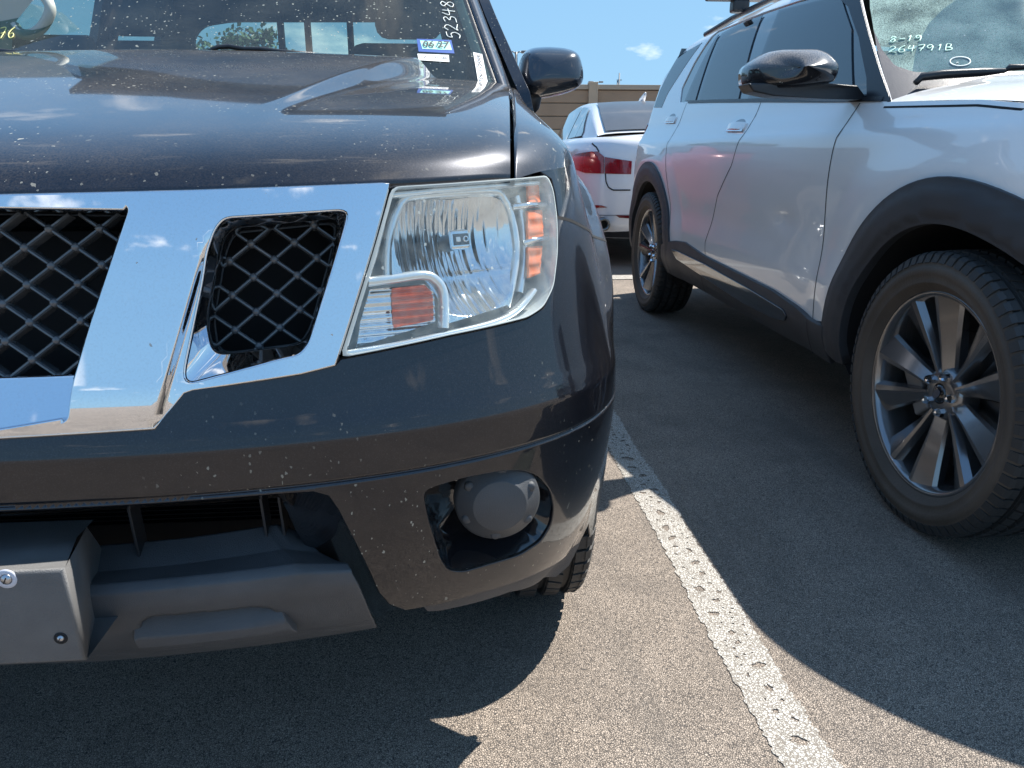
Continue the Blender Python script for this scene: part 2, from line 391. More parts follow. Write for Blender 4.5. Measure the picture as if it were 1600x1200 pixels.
BLKP = simple('gloss_black_paint', (.012, .012, .014), .12, coat=1.)
def chrome_mat():
    m, n, l, p = M('chrome'); tcn = n.new('ShaderNodeTexCoord')
    p.inputs['Base Color'].default_value = (.80, .81, .83, 1); p.inputs['Metallic'].default_value = 1
    z = n.new('ShaderNodeTexNoise'); z.inputs['Scale'].default_value = 9; z.inputs['Detail'].default_value = 5; l.new(tcn.outputs['Object'], z.inputs['Vector'])
    r = n.new('ShaderNodeMapRange'); l.new(z.outputs['Fac'], r.inputs[0]); r.inputs[3].default_value = .015; r.inputs[4].default_value = .05; l.new(r.outputs[0], p.inputs['Roughness'])
    z2 = n.new('ShaderNodeTexNoise'); z2.inputs['Scale'].default_value = 350; z2.inputs['Detail'].default_value = 2; l.new(tcn.outputs['Object'], z2.inputs['Vector'])
    dm = mathn(n, l, 'MULTIPLY', ramp(n, l, z2.outputs['Fac'], .45, .8), .09)
    s = mathn(n, l, 'MULTIPLY', specks(n, l, tcn, 90, .17, .07), .8)
    d = n.new('ShaderNodeBsdfDiffuse'); d.inputs[0].default_value = (.42, .38, .33, 1)
    a = n.new('ShaderNodeMixShader'); l.new(mathn(n, l, 'MAXIMUM', dm, s), a.inputs[0]); l.new(p.outputs[0], a.inputs[1]); l.new(d.outputs[0], a.inputs[2])
    l.new(a.outputs[0], n['Material Output'].inputs[0]); return m
CHROME = chrome_mat()
SILVER = simple('silver_reflector', (.80, .83, .86), .10, 1.)
BEZEL = simple('silver_bezel', (.88, .92, .94), .22, .65, coat=.8)
GREYPL = simple('grey_textured_plastic', (.066, .069, .074), .42, bump=.5, bscale=900, var=.35, vscale=14)
VALPL = simple('dark_grey_valance_plastic', (.05, .052, .058), .5, bump=.4, bscale=800, var=.25)
BLKPL = simple('black_plastic', (.018, .019, .022), .35, bump=.3, bscale=900, var=.3)
CLAD = simple('charcoal_cladding_plastic', (.038, .041, .047), .5, bump=.5, bscale=900, var=.3, vscale=10)
DARK = simple('black_interior', (.008, .008, .009), .8)
INTER = simple('grey_cabin_trim', (.05, .052, .055), .7, var=.2)
LTTRIM = simple('light_grey_cabin_trim', (.42, .43, .38), .6)
RUBBER = simple('tyre_rubber', (.028, .027, .026), .62, bump=.5, bscale=240, var=.4, vscale=9)
DUSTRUB = simple('dusty_tyre_sidewall', (.075, .058, .044), .7, bump=.6, bscale=120, var=.6, vscale=5)
GUN = simple('gunmetal_alloy', (.24, .24, .245), .24, .85, coat=.5, var=.12)
STEEL = simple('bare_steel', (.5, .5, .52), .3, 1.)
RED = simple('red_lens', (.24, .004, .010), .12, coat=1.)
DKRED = simple('dark_red_lens', (.12, .004, .008), .12, coat=1.)
AMBER = simple('amber_reflector_plastic', (.85, .22, .08), .3, coat=.8)
BULBR = simple('amber_turn_bulb_tint', (.70, .12, .06), .18, .75, coat=.5, var=.5, vscale=60)  # amber of the turn bulb, as the louvres' own mottled colour
WIN = glass('windscreen_glass', tint=(.46, .60, .58), dust=.11, speck=.26, sspec=1.9)
WIN2 = glass('dusty_green_windscreen_glass', tint=(.45, .62, .56), dust=1.3, dirt=(.52, .68, .60), speck=.08)
TINT = glass('tinted_side_glass', tint=(.08, .10, .12), dust=.03, dirt=(.4, .4, .38), speck=0, ior=2.1)
CLEAR = glass('clear_glass', tint=(.8, .9, .87), dust=.03, speck=0)
LENS = glass('headlamp_lens', tint=(.95, .97, .96), dust=.27, dirt=(.80, .82, .74), speck=.03, sspec=2.5, grain=60)
WHITEINK = simple('white_marker_ink', (.85, .88, .82), .6)
GREENINK = simple('pale_green_marker_ink', (.62, .85, .70), .6)
YELINK = simple('yellow_marker_ink', (.85, .80, .30), .6)
BLUEST = simple('blue_sticker', (.02, .08, .32), .4)
GREENST = simple('pale_green_sticker', (.42, .80, .70), .4)
WHITEST = simple('white_sticker', (.80, .80, .78), .45)
BLACKINK = simple('black_print', (.01, .01, .012), .5)
CUP = simple('silver_mirror', (.8, .82, .84), .02, 1.)

# ------------------------------------------------------------------ handwriting and print
GL = {'0': [[(.5, 1), (.15, .75), (.1, .3), (.4, 0), (.8, .25), (.85, .7), (.5, 1)]],
      '1': [[(.35, .8), (.55, 1), (.5, 0)]], '2': [[(.1, .75), (.35, 1), (.7, .9), (.7, .6), (.1, .05), (.35, .15), (.9, 0)]],
      '3': [[(.15, .9), (.6, 1), (.75, .75), (.4, .55), (.8, .4), (.7, .08), (.1, .05)]],
      '4': [[(.3, 1), (.1, .5), (.85, .55)], [(.7, .95), (.6, 0)]], '5': [[(.85, 1), (.3, .95), (.2, .6), (.6, .6), (.8, .3), (.5, 0), (.1, .1)]],
      '6': [[(.75, 1), (.3, .7), (.1, .3), (.35, 0), (.75, .15), (.7, .45), (.2, .4)]], '7': [[(.1, .95), (.85, 1), (.4, 0)], [(.3, .5), (.8, .52)]],
      '8': [[(.8, .85), (.45, 1), (.2, .8), (.75, .35), (.55, 0), (.15, .2), (.7, .75), (.8, .85)]],
      '9': [[(.8, .75), (.45, 1), (.15, .75), (.4, .5), (.8, .75), (.7, 0)]], '-': [[(.15, .5), (.85, .52)]],
      'B': [[(.15, 0), (.2, 1), (.7, .9), (.65, .6), (.2, .55), (.8, .4), (.75, .08), (.15, 0)]],
      'C': [[(.85, .85), (.5, 1), (.12, .6), (.25, .1), (.8, .1)]], 'G': [[(.8, .85), (.4, 1), (.1, .5), (.4, 0), (.85, .25), (.8, .5), (.5, .45)]]}
def sm_curve(P, n=6):
    P = [np.array(p, float) for p in P]; o = []
    for i in range(len(P) - 1):
        a, b, c, d = P[max(i - 1, 0)], P[i], P[i + 1], P[min(i + 2, len(P) - 1)]
        for k in range(n):
            t = k / n; o.append(.5 * ((2 * b) + (c - a) * t + (2 * a - 5 * b + 4 * c - d) * t * t + (3 * b - a - 3 * c + d) * t**3))
    o.append(P[-1]); return o
def strokes(name, lines, put, r, m, parent, label=None, **k):
    """lines of 2D points put onto a surface as thin raised ink"""
    b = MB()
    for L in lines: b.tube([put(*p) for p in sm_curve(L)], r, 5)
    return b.build(name, m, parent, label=label, **k)
def write(txt, org, ex, ey, gap=1.15, seed=1):
    rr = random.Random(seed); out = []; x = 0
    for ch in txt:
        if ch != ' ':
            for L in GL[ch]:
                out.append([np.array(org) + np.array(ex) * (x + a + rr.uniform(-.04, .04)) + np.array(ey) * (b + rr.uniform(-.04, .04)) for a, b in L])
        x += gap if ch != '-' else .9
    return out
def printed(name, txt, size, m, parent, put, label=None, flipx=False, ext=.0004, bold=0.):
    cu = bpy.data.curves.new(name, 'FONT'); cu.body = txt; cu.size = size; cu.align_x = 'CENTER'; cu.align_y = 'CENTER'; cu.extrude = ext; cu.offset = bold; cu.resolution_u = 3
    o = bpy.data.objects.new(name, cu); C.objects.link(o); dg = bpy.context.evaluated_depsgraph_get(); dg.update()
    me = bpy.data.meshes.new_from_object(o.evaluated_get(dg)); bpy.data.objects.remove(o)
    for v in me.vertices: v.co = Vector([float(q) for q in put(v.co.x, v.co.y, v.co.z)])
    me.materials.clear()
    for p in me.polygons: p.use_smooth = False
    return link(name, me, m, parent, label)
# ------------------------------------------------------------------ ground, walls, sky line
def asphalt():
    m, n, l, p = M('asphalt'); tcn = n.new('ShaderNodeTexCoord'); O = tcn.outputs['Object']
    def noise(s, d=6, r=.5):
        z = n.new('ShaderNodeTexNoise'); z.inputs['Scale'].default_value = s; z.inputs['Detail'].default_value = d; z.inputs['Roughness'].default_value = r; l.new(O, z.inputs['Vector']); return z
    wz = noise(90, 3)
    ad = n.new('ShaderNodeMixRGB'); ad.blend_type = 'ADD'; ad.inputs[0].default_value = .006; l.new(O, ad.inputs[1]); l.new(wz.outputs['Color'], ad.inputs[2])
    v = n.new('ShaderNodeTexVoronoi'); v.inputs['Scale'].default_value = 250; l.new(ad.outputs[0], v.inputs['Vector'])
    v2 = n.new('ShaderNodeTexVoronoi'); v2.feature = 'DISTANCE_TO_EDGE'; v2.inputs['Scale'].default_value = 250; l.new(ad.outputs[0], v2.inputs['Vector'])
    crack = ramp(n, l, v2.outputs['Distance'], .02, .17)
    gap = n.new('ShaderNodeTexNoise'); gap.inputs['Scale'].default_value = 110; gap.inputs['Detail'].default_value = 4; l.new(O, gap.inputs['Vector'])
    crack = mathn(n, l, 'MAXIMUM', crack, ramp(n, l, gap.outputs['Fac'], .60, .70))
    sp = n.new('ShaderNodeSeparateColor'); l.new(v.outputs['Color'], sp.inputs[0])
    big = noise(.9, 7, .6); mid = noise(7, 6, .6)
    c1 = n.new('ShaderNodeMixRGB'); l.new(sp.outputs[0], c1.inputs[0]); c1.inputs[1].default_value = (.285, .232, .185, 1); c1.inputs[2].default_value = (.455, .378, .308, 1)
    c2 = n.new('ShaderNodeMixRGB'); l.new(crack, c2.inputs[0]); c2.inputs[1].default_value = (.045, .040, .038, 1); l.new(c1.outputs[0], c2.inputs[2])
    c3 = n.new('ShaderNodeMixRGB'); c3.blend_type = 'MULTIPLY'; c3.inputs[0].default_value = 1; l.new(c2.outputs[0], c3.inputs[1])
    g = n.new('ShaderNodeMapRange'); l.new(mathn(n, l, 'ADD', mathn(n, l, 'MULTIPLY', big.outputs['Fac'], .6), mathn(n, l, 'MULTIPLY', mid.outputs['Fac'], .4)), g.inputs[0]); g.inputs[1].default_value = .35; g.inputs[2].default_value = .65; g.inputs[3].default_value = .78; g.inputs[4].default_value = 1.14
    l.new(g.outputs[0], c3.inputs[2])
    # oil and tyre scuffs
    st = noise(1.7, 5, .55); stm = mathn(n, l, 'MULTIPLY', ramp(n, l, st.outputs['Fac'], .50, .70), .42)
    ms = n.new('ShaderNodeMapping'); ms.inputs['Scale'].default_value = (5.5, .55, 1); ms.inputs['Rotation'].default_value = (0, 0, -.25); l.new(O, ms.inputs[0])
    sn_ = n.new('ShaderNodeTexNoise'); sn_.inputs['Scale'].default_value = 1.6; sn_.inputs['Detail'].default_value = 6; l.new(ms.outputs[0], sn_.inputs['Vector'])
    c35 = n.new('ShaderNodeMixRGB'); l.new(mathn(n, l, 'MULTIPLY', ramp(n, l, sn_.outputs['Fac'], .55, .72), .34), c35.inputs[0]); l.new(c3.outputs[0], c35.inputs[1]); c35.inputs[2].default_value = (.13, .115, .10, 1); c3 = c35
    c4 = n.new('ShaderNodeMixRGB'); l.new(stm, c4.inputs[0]); l.new(c3.outputs[0], c4.inputs[1]); c4.inputs[2].default_value = (.085, .075, .068, 1)
    l.new(c4.outputs[0], p.inputs['Base Color']); p.inputs['Roughness'].default_value = .82
    b = n.new('ShaderNodeBump'); b.inputs['Strength'].default_value = .75; b.inputs['Distance'].default_value = .0022; l.new(mathn(n, l, 'ADD', crack, mathn(n, l, 'MULTIPLY', sp.outputs[1], .45)), b.inputs['Height']); l.new(b.outputs[0], p.inputs['Normal'])
    return m
def linemat():
    m, n, l, p = M('worn_white_road_paint'); tcn = n.new('ShaderNodeTexCoord'); O = tcn.outputs['Object']
    z = n.new('ShaderNodeTexNoise'); z.inputs['Scale'].default_value = 26; z.inputs['Detail'].default_value = 5; l.new(O, z.inputs['Vector'])
    ad = n.new('ShaderNodeMixRGB'); ad.blend_type = 'ADD'; ad.inputs[0].default_value = .006; l.new(O, ad.inputs[1])
    wz = n.new('ShaderNodeTexNoise'); wz.inputs['Scale'].default_value = 90; l.new(O, wz.inputs['Vector']); l.new(wz.outputs['Color'], ad.inputs[2])
    v2 = n.new('ShaderNodeTexVoronoi'); v2.feature = 'DISTANCE_TO_EDGE'; v2.inputs['Scale'].default_value = 150; l.new(ad.outputs[0], v2.inputs['Vector'])
    cr = ramp(n, l, v2.outputs['Distance'], .015, .15)
    mk = n.new('ShaderNodeTexNoise'); mk.inputs['Scale'].default_value = 45; l.new(O, mk.inputs['Vector'])
    cr = mathn(n, l, 'MAXIMUM', cr, ramp(n, l, mk.outputs['Fac'], .66, .74))
    c = n.new('ShaderNodeMixRGB'); l.new(cr, c.inputs[0]); c.inputs[1].default_value = (.15, .125, .10, 1)
    fz_ = n.new('ShaderNodeTexNoise'); fz_.inputs['Scale'].default_value = 230; fz_.inputs['Detail'].default_value = 2; l.new(O, fz_.inputs['Vector']); cr = mathn(n, l, 'MULTIPLY', cr, ramp(n, l, fz_.outputs['Fac'], .36, .46)); l.new(cr, c.inputs[0])
    c0 = n.new('ShaderNodeMixRGB'); l.new(z.outputs['Fac'], c0.inputs[0]); c0.inputs[1].default_value = (.36, .335, .29, 1); c0.inputs[2].default_value = (.58, .56, .52, 1); l.new(c0.outputs[0], c.inputs[2])
    l.new(c.outputs[0], p.inputs['Base Color']); p.inputs['Roughness'].default_value = .7
    b = n.new('ShaderNodeBump'); b.inputs['Strength'].default_value = .6; b.inputs['Distance'].default_value = .002; l.new(cr, b.inputs['Height']); l.new(b.outputs[0], p.inputs['Normal'])
    return m
ASPH = asphalt(); LINE = linemat()
# one sheet: fine near the cars, coarse to the horizon
xs = np.concatenate([[-1500, -300, -60], np.linspace(-15, 15, 13), [60, 300, 1500]]); ys = np.concatenate([[-1500, -300, -60], np.linspace(-15, 35, 13), [90, 300, 1500]])
XX, YY = np.meshgrid(xs, ys); gr = grid_mesh(np.stack([XX, YY, XX * 0], -1), 'ground', ASPH, smooth=False, kind='structure')
# worn parking line: a sheet of paint with real chips broken out of it
rr = random.Random(3)
def painted_line(name, x0, x1, y0, y1, seed, dens=1.):
    rr = random.Random(seed); out = []
    ys = np.arange(y0, y1, .008)
    R = [(x1 + .003 * math.sin(y * 9) + rr.uniform(-.007, .004), y) for y in ys]; L = [(x0 + .002 * math.sin(y * 7 + 1) + rr.uniform(-.003, .006), y) for y in ys]
    outer = R + L[::-1]; holes = []; tries = 0
    while len(holes) < int((y1 - y0) * 85 * dens) and tries < 9000:
        tries += 1; y = rr.uniform(y0 + .06, y1 - .06); t = rr.random(); x = x0 + (x1 - x0) * (.30 + .42 * t if rr.random() < .75 else rr.uniform(.12, .88)); r = rr.uniform(.010, .021) if len(holes) < 60 else rr.uniform(.003, .009)
        if y < 1.30 and rr.random() < .75: continue
        if any((x - a)**2 + (y - b)**2 < (1.7 * (r + c) + .004)**2 for a, b, c in holes) or x - 1.5 * r < x0 + .012 or x + 1.5 * r > x1 - .012: continue
        holes.append((x, y, r))
    hp = []
    for x, y, r in holes:
        an = rr.uniform(0, 3.14); el = rr.uniform(.5, .9)
        pts = []
        for k in range(13):
            a = 2 * math.pi * k / 13; q = r * rr.uniform(.6, 1.25); u, v = q * math.cos(a), q * el * math.sin(a); pts.append((x + u * math.cos(an) - v * math.sin(an), y + u * math.sin(an) + v * math.cos(an)))
        hp.append(pts)
    S = type('P', (), {})(); S.sign = 1
    S.off = lambda A, B, d: np.stack([A, B, np.full(np.shape(A), .0022) + np.asarray(d) * 1.0], -1)
    S.N = lambda A, B: np.stack([A * 0, A * 0, A * 0 + 1.], -1)
    return sheet(name, S, outer, hp, .018, LINE, thick=.0012, lip=.0003, kind='structure')
painted_line('parking_line', 1.18, 1.29, .55, 6.3, 3)
ln = MB()
for x in (-4.1, -1.40, 3.94, 6.6): ln.box((x, 3.3, .003), (.105, 6, .006))
ln.build('parking_line', LINE, kind='structure', smooth=False)
mb = MB(); mb.box((1.5, 6.52, .0035), (60, .22, .007)); mb.build('parking_line', LINE, kind='structure', smooth=False)

# boundary wall: precast panels between posts, coping on top
def wallmat(name, c, v):
    m = simple(name, c, .85, bump=.6, bscale=35, var=v, vscale=1.4); return m
W1 = wallmat('tan_precast_panel', (.30, .21, .14), .18); W2 = wallmat('pale_precast_band', (.40, .31, .22), .12); W3 = wallmat('pale_coping', (.36, .30, .23), .1)
# the wall's core, behind the recessed joints
wall = empty('boundary_wall', 'tan concrete panel boundary wall closing the car park beyond the white saloon', 'wall', (0, 30, 0))
def wall_bay(x0, x1, Y, top, base=0):
    hs = np.linspace(0, top - .18, 8)
    for k in range(7):
        band = k == 3
        MB().box(((x0 + x1) / 2, Y + (.0 if not band else -.03), (hs[k] + hs[k + 1]) / 2), (x1 - x0 - .03, .18, hs[k + 1] - hs[k] - .03)).build('panel', W2 if band else W1, wall, smooth=False, bevel=.01)
MB().box((6, 30.02, 1.65), (36, .10, 3.3)).build('core', wallmat('dark_mortar', (.12, .095, .07), .2), wall, smooth=False)  # dark brown backing slab seen through the panel joints
bx = [-12, -6, 0.2, 6.05, 12.2, 18.2, 24.]
for i in range(6):
    top = 3.45 if i < 2 else 3.45
    wall_bay(bx[i], bx[i + 1], 30, top)
    MB().box(((bx[i] + bx[i + 1]) / 2, 30, top - .08), (bx[i + 1] - bx[i] - .02, .32, .17)).build('coping', W3, wall, smooth=False, bevel=.01)
for x in bx: MB().box((x, 29.93, 1.77), (.34, .36, 3.54)).build('post', W2, wall, smooth=False, bevel=.015)
# lamp columns beyond the wall
POLE = simple('grey_galvanised_column', (.16, .17, .18), .5, .3)
def lamp(X, Y, H, label, arms=2):
    t = empty('lamp_column', label, 'lamp post', (X, Y, 0), group='lamp columns beyond the wall')
    LOCAL.add(t.name)
    MB().tube([(0, 0, 0), (0, 0, H)], [.11, .06], 10).build('pole', POLE, t)
    for s in ((-1, 1) if arms == 2 else (-1,)):
        a = MB().tube([(0, 0, H - .10), (s * .12, 0, H), (s * .24, 0, H)], .03, 6).build('arm', POLE, t)
        MB().box((s * .40, 0, H), (.34, .3, .11)).build('lamp_head', POLE, t, bevel=.04)
    return t
def place(px, py, Y): p = onY(px, py, Y); return float(p[0]), float(p[2])
for (px, py, Y, lab, arms) in ((806.5, 81, 38, 'tall twin-headed lamp column close behind the black door mirror', 2), (931, 128, 62, 'small twin-headed lamp column seen over the wall right of the black door mirror', 2),
                         (954, 139, 95, 'tiniest twin-headed lamp column, just clearing the wall beside the thin masts', 2)):
    x, z = place(px, py, Y); lamp(x, Y, z, lab, arms)
for (px, py, Y, lab) in ((965, 126, 110, 'shorter of two thin masts on the sky line above the white saloon'), (968, 114, 110, 'taller of two thin masts on the sky line above the white saloon')):
    x, z = place(px, py, Y); t = empty('radio_mast', lab, 'mast', (x, Y, 0), group='masts on the sky line'); LOCAL.add(t.name)
    MB().tube([(0, 0, 0), (0, 0, z)], [.2, .09], 6).build('mast_tube', POLE, t)
    MB().box((0, 0, z - .9), (.7, .1, .1)).build('crossarm', POLE, t, smooth=False); MB().box((0, 0, z - 2.2), (.5, .1, .1)).build('crossarm', POLE, t, smooth=False)
# tree seen through the cab of the truck
LEAF = simple('green_leaves', (.07, .11, .03), .7, var=.6, vscale=1.5); BARK = simple('bark', (.12, .09, .06), .9, bump=.6, bscale=20)
def tree(X, Y, H, R, seed, label):
    rr = random.Random(seed); t = empty('broadleaf_tree', label, 'tree', (X, Y, 0)); LOCAL.add(t.name)
    b = MB(); b.tube([(0, 0, 0), (.1, 0, H * .3), (0, .1, H * .55)], [.22, .16, .09], 8)
    for k in range(7):
        a = rr.uniform(0, 6.28); b.tube([(0, 0, H * rr.uniform(.25, .45)), (math.cos(a) * R * .4, math.sin(a) * R * .4, H * .6), (math.cos(a) * R * .7, math.sin(a) * R * .7, H * .78)], [.08, .05, .02], 5)
    b.build('trunk', BARK, t)
    V = []; Fc = []
    cl = [(rr.gauss(0, R * .42), rr.gauss(0, R * .42), H * .66 + rr.gauss(0, H * .13), rr.uniform(.35, .8)) for _ in range(26)]
    for _ in range(5200):
        c = rr.choice(cl); d = Vector((rr.gauss(0, 1), rr.gauss(0, 1), rr.gauss(0, .8))).normalized() * c[3] * rr.random()**.4
        p = Vector(c[:3]) + d; u = Vector((rr.gauss(0, 1), rr.gauss(0, 1), rr.gauss(0, 1))).normalized() * .10; w = u.cross(Vector((rr.gauss(0, 1), rr.gauss(0, 1), rr.gauss(0, 1)))).normalized() * .06
        i = len(V); V += [p - u, p + w, p + u, p - w]; Fc.append((i, i + 1, i + 2, i + 3))
    mesh('crown', V, Fc, LEAF, t, smooth=False)
    return t
x, z = place(375, 38, 26); tree(x, 26, z, 1.7, 5, 'rounded green tree seen through the cab windows of the dark truck')
MIRQ = []
def mir(o):
    MIRQ.append(o); return o
# ================================================================== the dark pickup
truck = empty('pickup_truck', 'dark navy pickup truck with angular chrome grille and clouded headlamp at the left', 'pickup truck', (0, 1.75, 0))
AX, AR = 1.75, .385                                   # front axle, tyre radius
def plan_table():
    a, b, n, y0 = .90, .57, 2.6, .865
    t = np.linspace(0, math.pi / 2, 900); x = a * np.sin(t)**(2 / n); y = y0 + b - b * np.cos(t)**(2 / n)
    x = np.concatenate([x, [.9] * 40]); y = np.concatenate([y, np.linspace(y[-1] + .1, y[-1] + 4, 40)])
    L = np.concatenate([[0], np.cumsum(np.hypot(np.diff(x), np.diff(y)))])
    U = np.arange(0, L[-1], .006); X = np.interp(U, L, x); Y = np.interp(U, L, y)
    k = np.array([1, 2, 3, 4, 3, 2, 1.]); k /= k.sum()
    Xs = np.convolve(np.pad(X, 3, 'edge'), k, 'valid'); Ys = np.convolve(np.pad(Y, 3, 'reflect', reflect_type='odd'), k, 'valid'); Ys[:3] = Y[:3]; Xs[:3] = X[:3]
    return U, Xs, Ys
PU, PX_, PY_ = plan_table()
TX, TY = np.gradient(PX_, PU), np.gradient(PY_, PU)
df_ = pch([.30, .36, .42, .50, .60, .70, .716, .730, .76, .80, .88, .96, 1.03, 1.10], [-.10, -.055, -.028, -.004, .016, .0225, .0225, .0195, .010, -.001, -.020, -.038, -.056, -.075])
ds_ = pch([.30, .38, .45, .55, .66, .72, .80, .90, 1.0, 1.06, 1.15, 1.22], [-.075, -.045, -.022, -.006, .004, 0., -.012, -.038, -.068, -.085, -.105, -.125])
def uY(Y): return float(np.interp(Y, PY_[60:], PU[60:]))
def S_(u, z):
    au = np.abs(u); x = np.interp(au, PU, PX_); y = np.interp(au, PU, PY_); tx = np.interp(au, PU, TX); ty = np.interp(au, PU, TY)
    L = np.hypot(tx, ty); nx, ny = ty / L, -tx / L
    w = sstep(.80, 1.25, au)
    d = (1 - w) * df_(z) + w * ds_(z)
    r = np.hypot(y - AX, z - .40)
    bul = sstep(.70, .575, r) * sstep(1.18, 1.35, y)
    d = d + (np.maximum(.006 - d, 0)) * bul
    d = d - .0045 * np.exp(-((z - .664) / .0022)**2) * (1 - sstep(1.35, 1.4, y))        # moulded groove
    X = x + nx * d; Y = y + ny * d
    return np.stack([np.sign(u + 1e-12) * X if False else np.where(u < 0, -X, X), Y, z + 0 * u], -1)
S = Surf(S_, (-.1, 2.3), (.3, 1.18), sign=1, n=170)
_t = S.N(np.array([.2]), np.array([.6]))[0]
if _t[1] > 0: S = Surf(S_, (-.1, 2.3), (.3, 1.18), sign=-1, n=170)
def P(Q): return S.poly(Q)

# --- outlines surveyed from the photograph (1600 x 1200), as (u, z)
hood_edge = P([(0, 305), (200, 301), (400, 295), (600, 288), (798, 276)]); z0 = hood_edge[0][1] + .001
hood_edge = [(0., z0)] + hood_edge
lamp_out = rnd(P([(611, 293), (735, 285), (852, 275), (861, 296), (867, 340), (868, 395), (862, 448), (846, 480), (822, 496), (700, 524), (531, 559)]), .010)
chr_out = P([(603, 291), (578, 385), (521, 569), (470, 582), (300, 608), (286, 613), (241, 668), (120, 676), (0, 683)])
zc_b = chr_out[-1][1]; zc_t = z0 - .006
chr_outer = [(0., zc_t)] + P([(0, 310), (300, 303), (603, 291)])[0:2] + chr_out + [(0., zc_b)]
H0 = P([(0, 325), (200, 320), (209, 329), (190, 385), (150, 505), (124, 592), (113, 655), (98, 664), (0, 673)])
H0 = [(0., H0[0][1])] + H0[:1] + rnd(H0[1:-1], .006) + [(H0[-1][0], H0[-1][1]), (0., H0[-1][1])]
H1 = rnd(P([(324, 392), (337, 358), (352, 341), (532, 329), (543, 335), (540, 352), (484, 538), (468, 556), (440, 562), (297, 601), (286, 592), (287, 572)]), .010)
H2 = rnd(P([(320, 498), (342, 382), (356, 352), (524, 336), (533, 343), (522, 398), (486, 515), (470, 537), (342, 553), (327, 545)]), .012)
lowgrid_top = P([(0, 798), (150, 790), (300, 781), (430, 771), (490, 767)]); zg = lowgrid_top[0][1] + .001
open_edge = lowgrid_top + P([(515, 774), (530, 795), (556, 845), (578, 890), (594, 926), (610, 944), (634, 953)])
bot = P([(634, 953), (690, 943), (750, 926), (800, 911), (850, 890), (885, 868), (905, 848), (921, 815)])
uA = uY(1.275)
arch = [(uY(AX - math.sqrt(.485**2 - (z - .40)**2)), z) for z in np.linspace(.36, .862, 14)]
seam_f = P([(869, 339), (890, 344), (908, 353)]) + [(arch[-1][0], arch[-1][1])]
ZG = [.652, .655, .658, .6605, .6625, .664, .6655, .6675, .670, .673, .676, .712, .718, .724, .730, .736]
top_b = [q for q in P([(0, 687), (120, 680), (243, 671), (289, 615), (300, 611), (470, 585), (526, 572), (534, 563), (701, 528), (824, 500), (851, 483), (866, 450), (872, 396), (870, 340)])]
bump = [(0., top_b[0][1])] + top_b + seam_f[1:] + arch[::-1][1:] + bot[::-1][:-1] + open_edge[::-1] + [(0., zg)]
fog_out = rnd(P([(660, 772), (672, 761), (730, 744), (787, 734), (815, 733), (842, 742), (862, 766), (867, 793), (863, 820), (846, 847), (813, 869), (767, 883), (722, 896), (699, 893), (686, 872), (668, 812)]), .012)
o = sheet('bumper_cover', S, bump, [fog_out], .0085, NAVY, truck, thick=.006, xb=ZG, lip=.0022); mir(o)
# dark gap behind the panel joints
def seam(S, Q, w, m, name='panel_gap', parent=None, off=.0006, ab=False):
    Q = np.array(Q if ab else S.poly(Q)); Q = resamp(Q, max(6, int(len(Q) * 6)))
    T = np.gradient(Q, axis=0); T /= np.linalg.norm(T, axis=1, keepdims=True) + 1e-9; N = np.stack([-T[:, 1], T[:, 0]], -1)
    G = [S.off((Q + N * k)[:, 0], (Q + N * k)[:, 1], np.full(len(Q), d)) for k, d in ((-w / 2, off), (0, off), (w / 2, off))]
    return grid_mesh(np.array(G), name, m, parent)
mir(seam(S, P([(868, 339), (890, 344), (908, 353)]) + [arch[-1]], .005, DARK, parent=truck, ab=True))

# front bulkhead: black behind everything
bk = sheet('radiator_support', S, [(0, .66), (.45, .66), (.5, .52), (.80, .52), (.86, .60), (.86, .99), (0, .995)], [], .04, DARK, truck, off=-.135, thick=.01); mir(bk)
rad = MB()
for k in range(70): rad.box((0, 1.12, .50 + k * .0075), (1.08, .012, .0016))
rad.box((0, 1.14, .72), (1.1, .01, .66)); rad.build('radiator_fins', simple('radiator_black', (.004, .004, .005), .7), truck, smooth=False, kind='stuff')

def shrink(Q, k): Q = np.array(Q); c = Q.mean(0); return c + (Q - c) * k
# --- chrome grille surround, its V arm standing proud of the side pod
line = np.array(P([(326, 375), (316, 396), (238, 664)]))
def armoff(a, b):
    sl = (line[2][0] - line[1][0]) / (line[2][1] - line[1][1]); x = line[1][0] + (b - line[1][1]) * sl
    lim = sstep(line[0][1] + .012, line[0][1] - .05, b)
    return .012 - .011 * sstep(0, .009, a - x) * lim * (1 - sstep(.04, .14, a - x)) - 2.6 * np.maximum(.800 - b, 0)**2
fe = [np.array([[line[1][0] + (b - line[1][1]) * (line[2][0] - line[1][0]) / (line[2][1] - line[1][1]) + dx, b] for b in np.arange(line[2][1] + .012, line[1][1] - .004, .006)]) for dx in (.0, .0018, .0036, .0054, .0072, .009)]
grl = sheet('grille_surround', S, chr_outer, [H0, H1], .007, CHROME, truck, off=0., thick=.016, offf=armoff, feats=fe, lip=.003); mir(grl)
o = ring('grille_pod_frame', S, [(H1, lambda a, b: armoff(a, b) + .0005), (shrink(H1, .985), lambda a, b: armoff(a, b) - .003), (shrink(H2, 1.03), -.014), (H2, -.019), (H2, -.026)], CHROME, truck, n=200, about=np.array(H2).mean(0)); mir(o)
def band_between(Qa, Qb, da, db): pass
o = ring('grille_pod_wall', S, [(H2, -.026), (H2, -.075)], BLKP, truck, n=200, about=np.array(H2).mean(0)); mir(o)
# lower chrome bar inside the big opening
bar = P([(0, 594), (60, 592), (124, 589), (113, 655), (98, 663), (0, 671)]); zt = bar[0][1]; zb = bar[-1][1]
o = sheet('grille_lower_bar', S, [(0., zt)] + bar + [(0., zb)], [], .008, CHROME, truck, thick=.02, offf=lambda a, b: -.020 + .012 * (zt - b) / (zt - zb), lip=.003); mir(o)
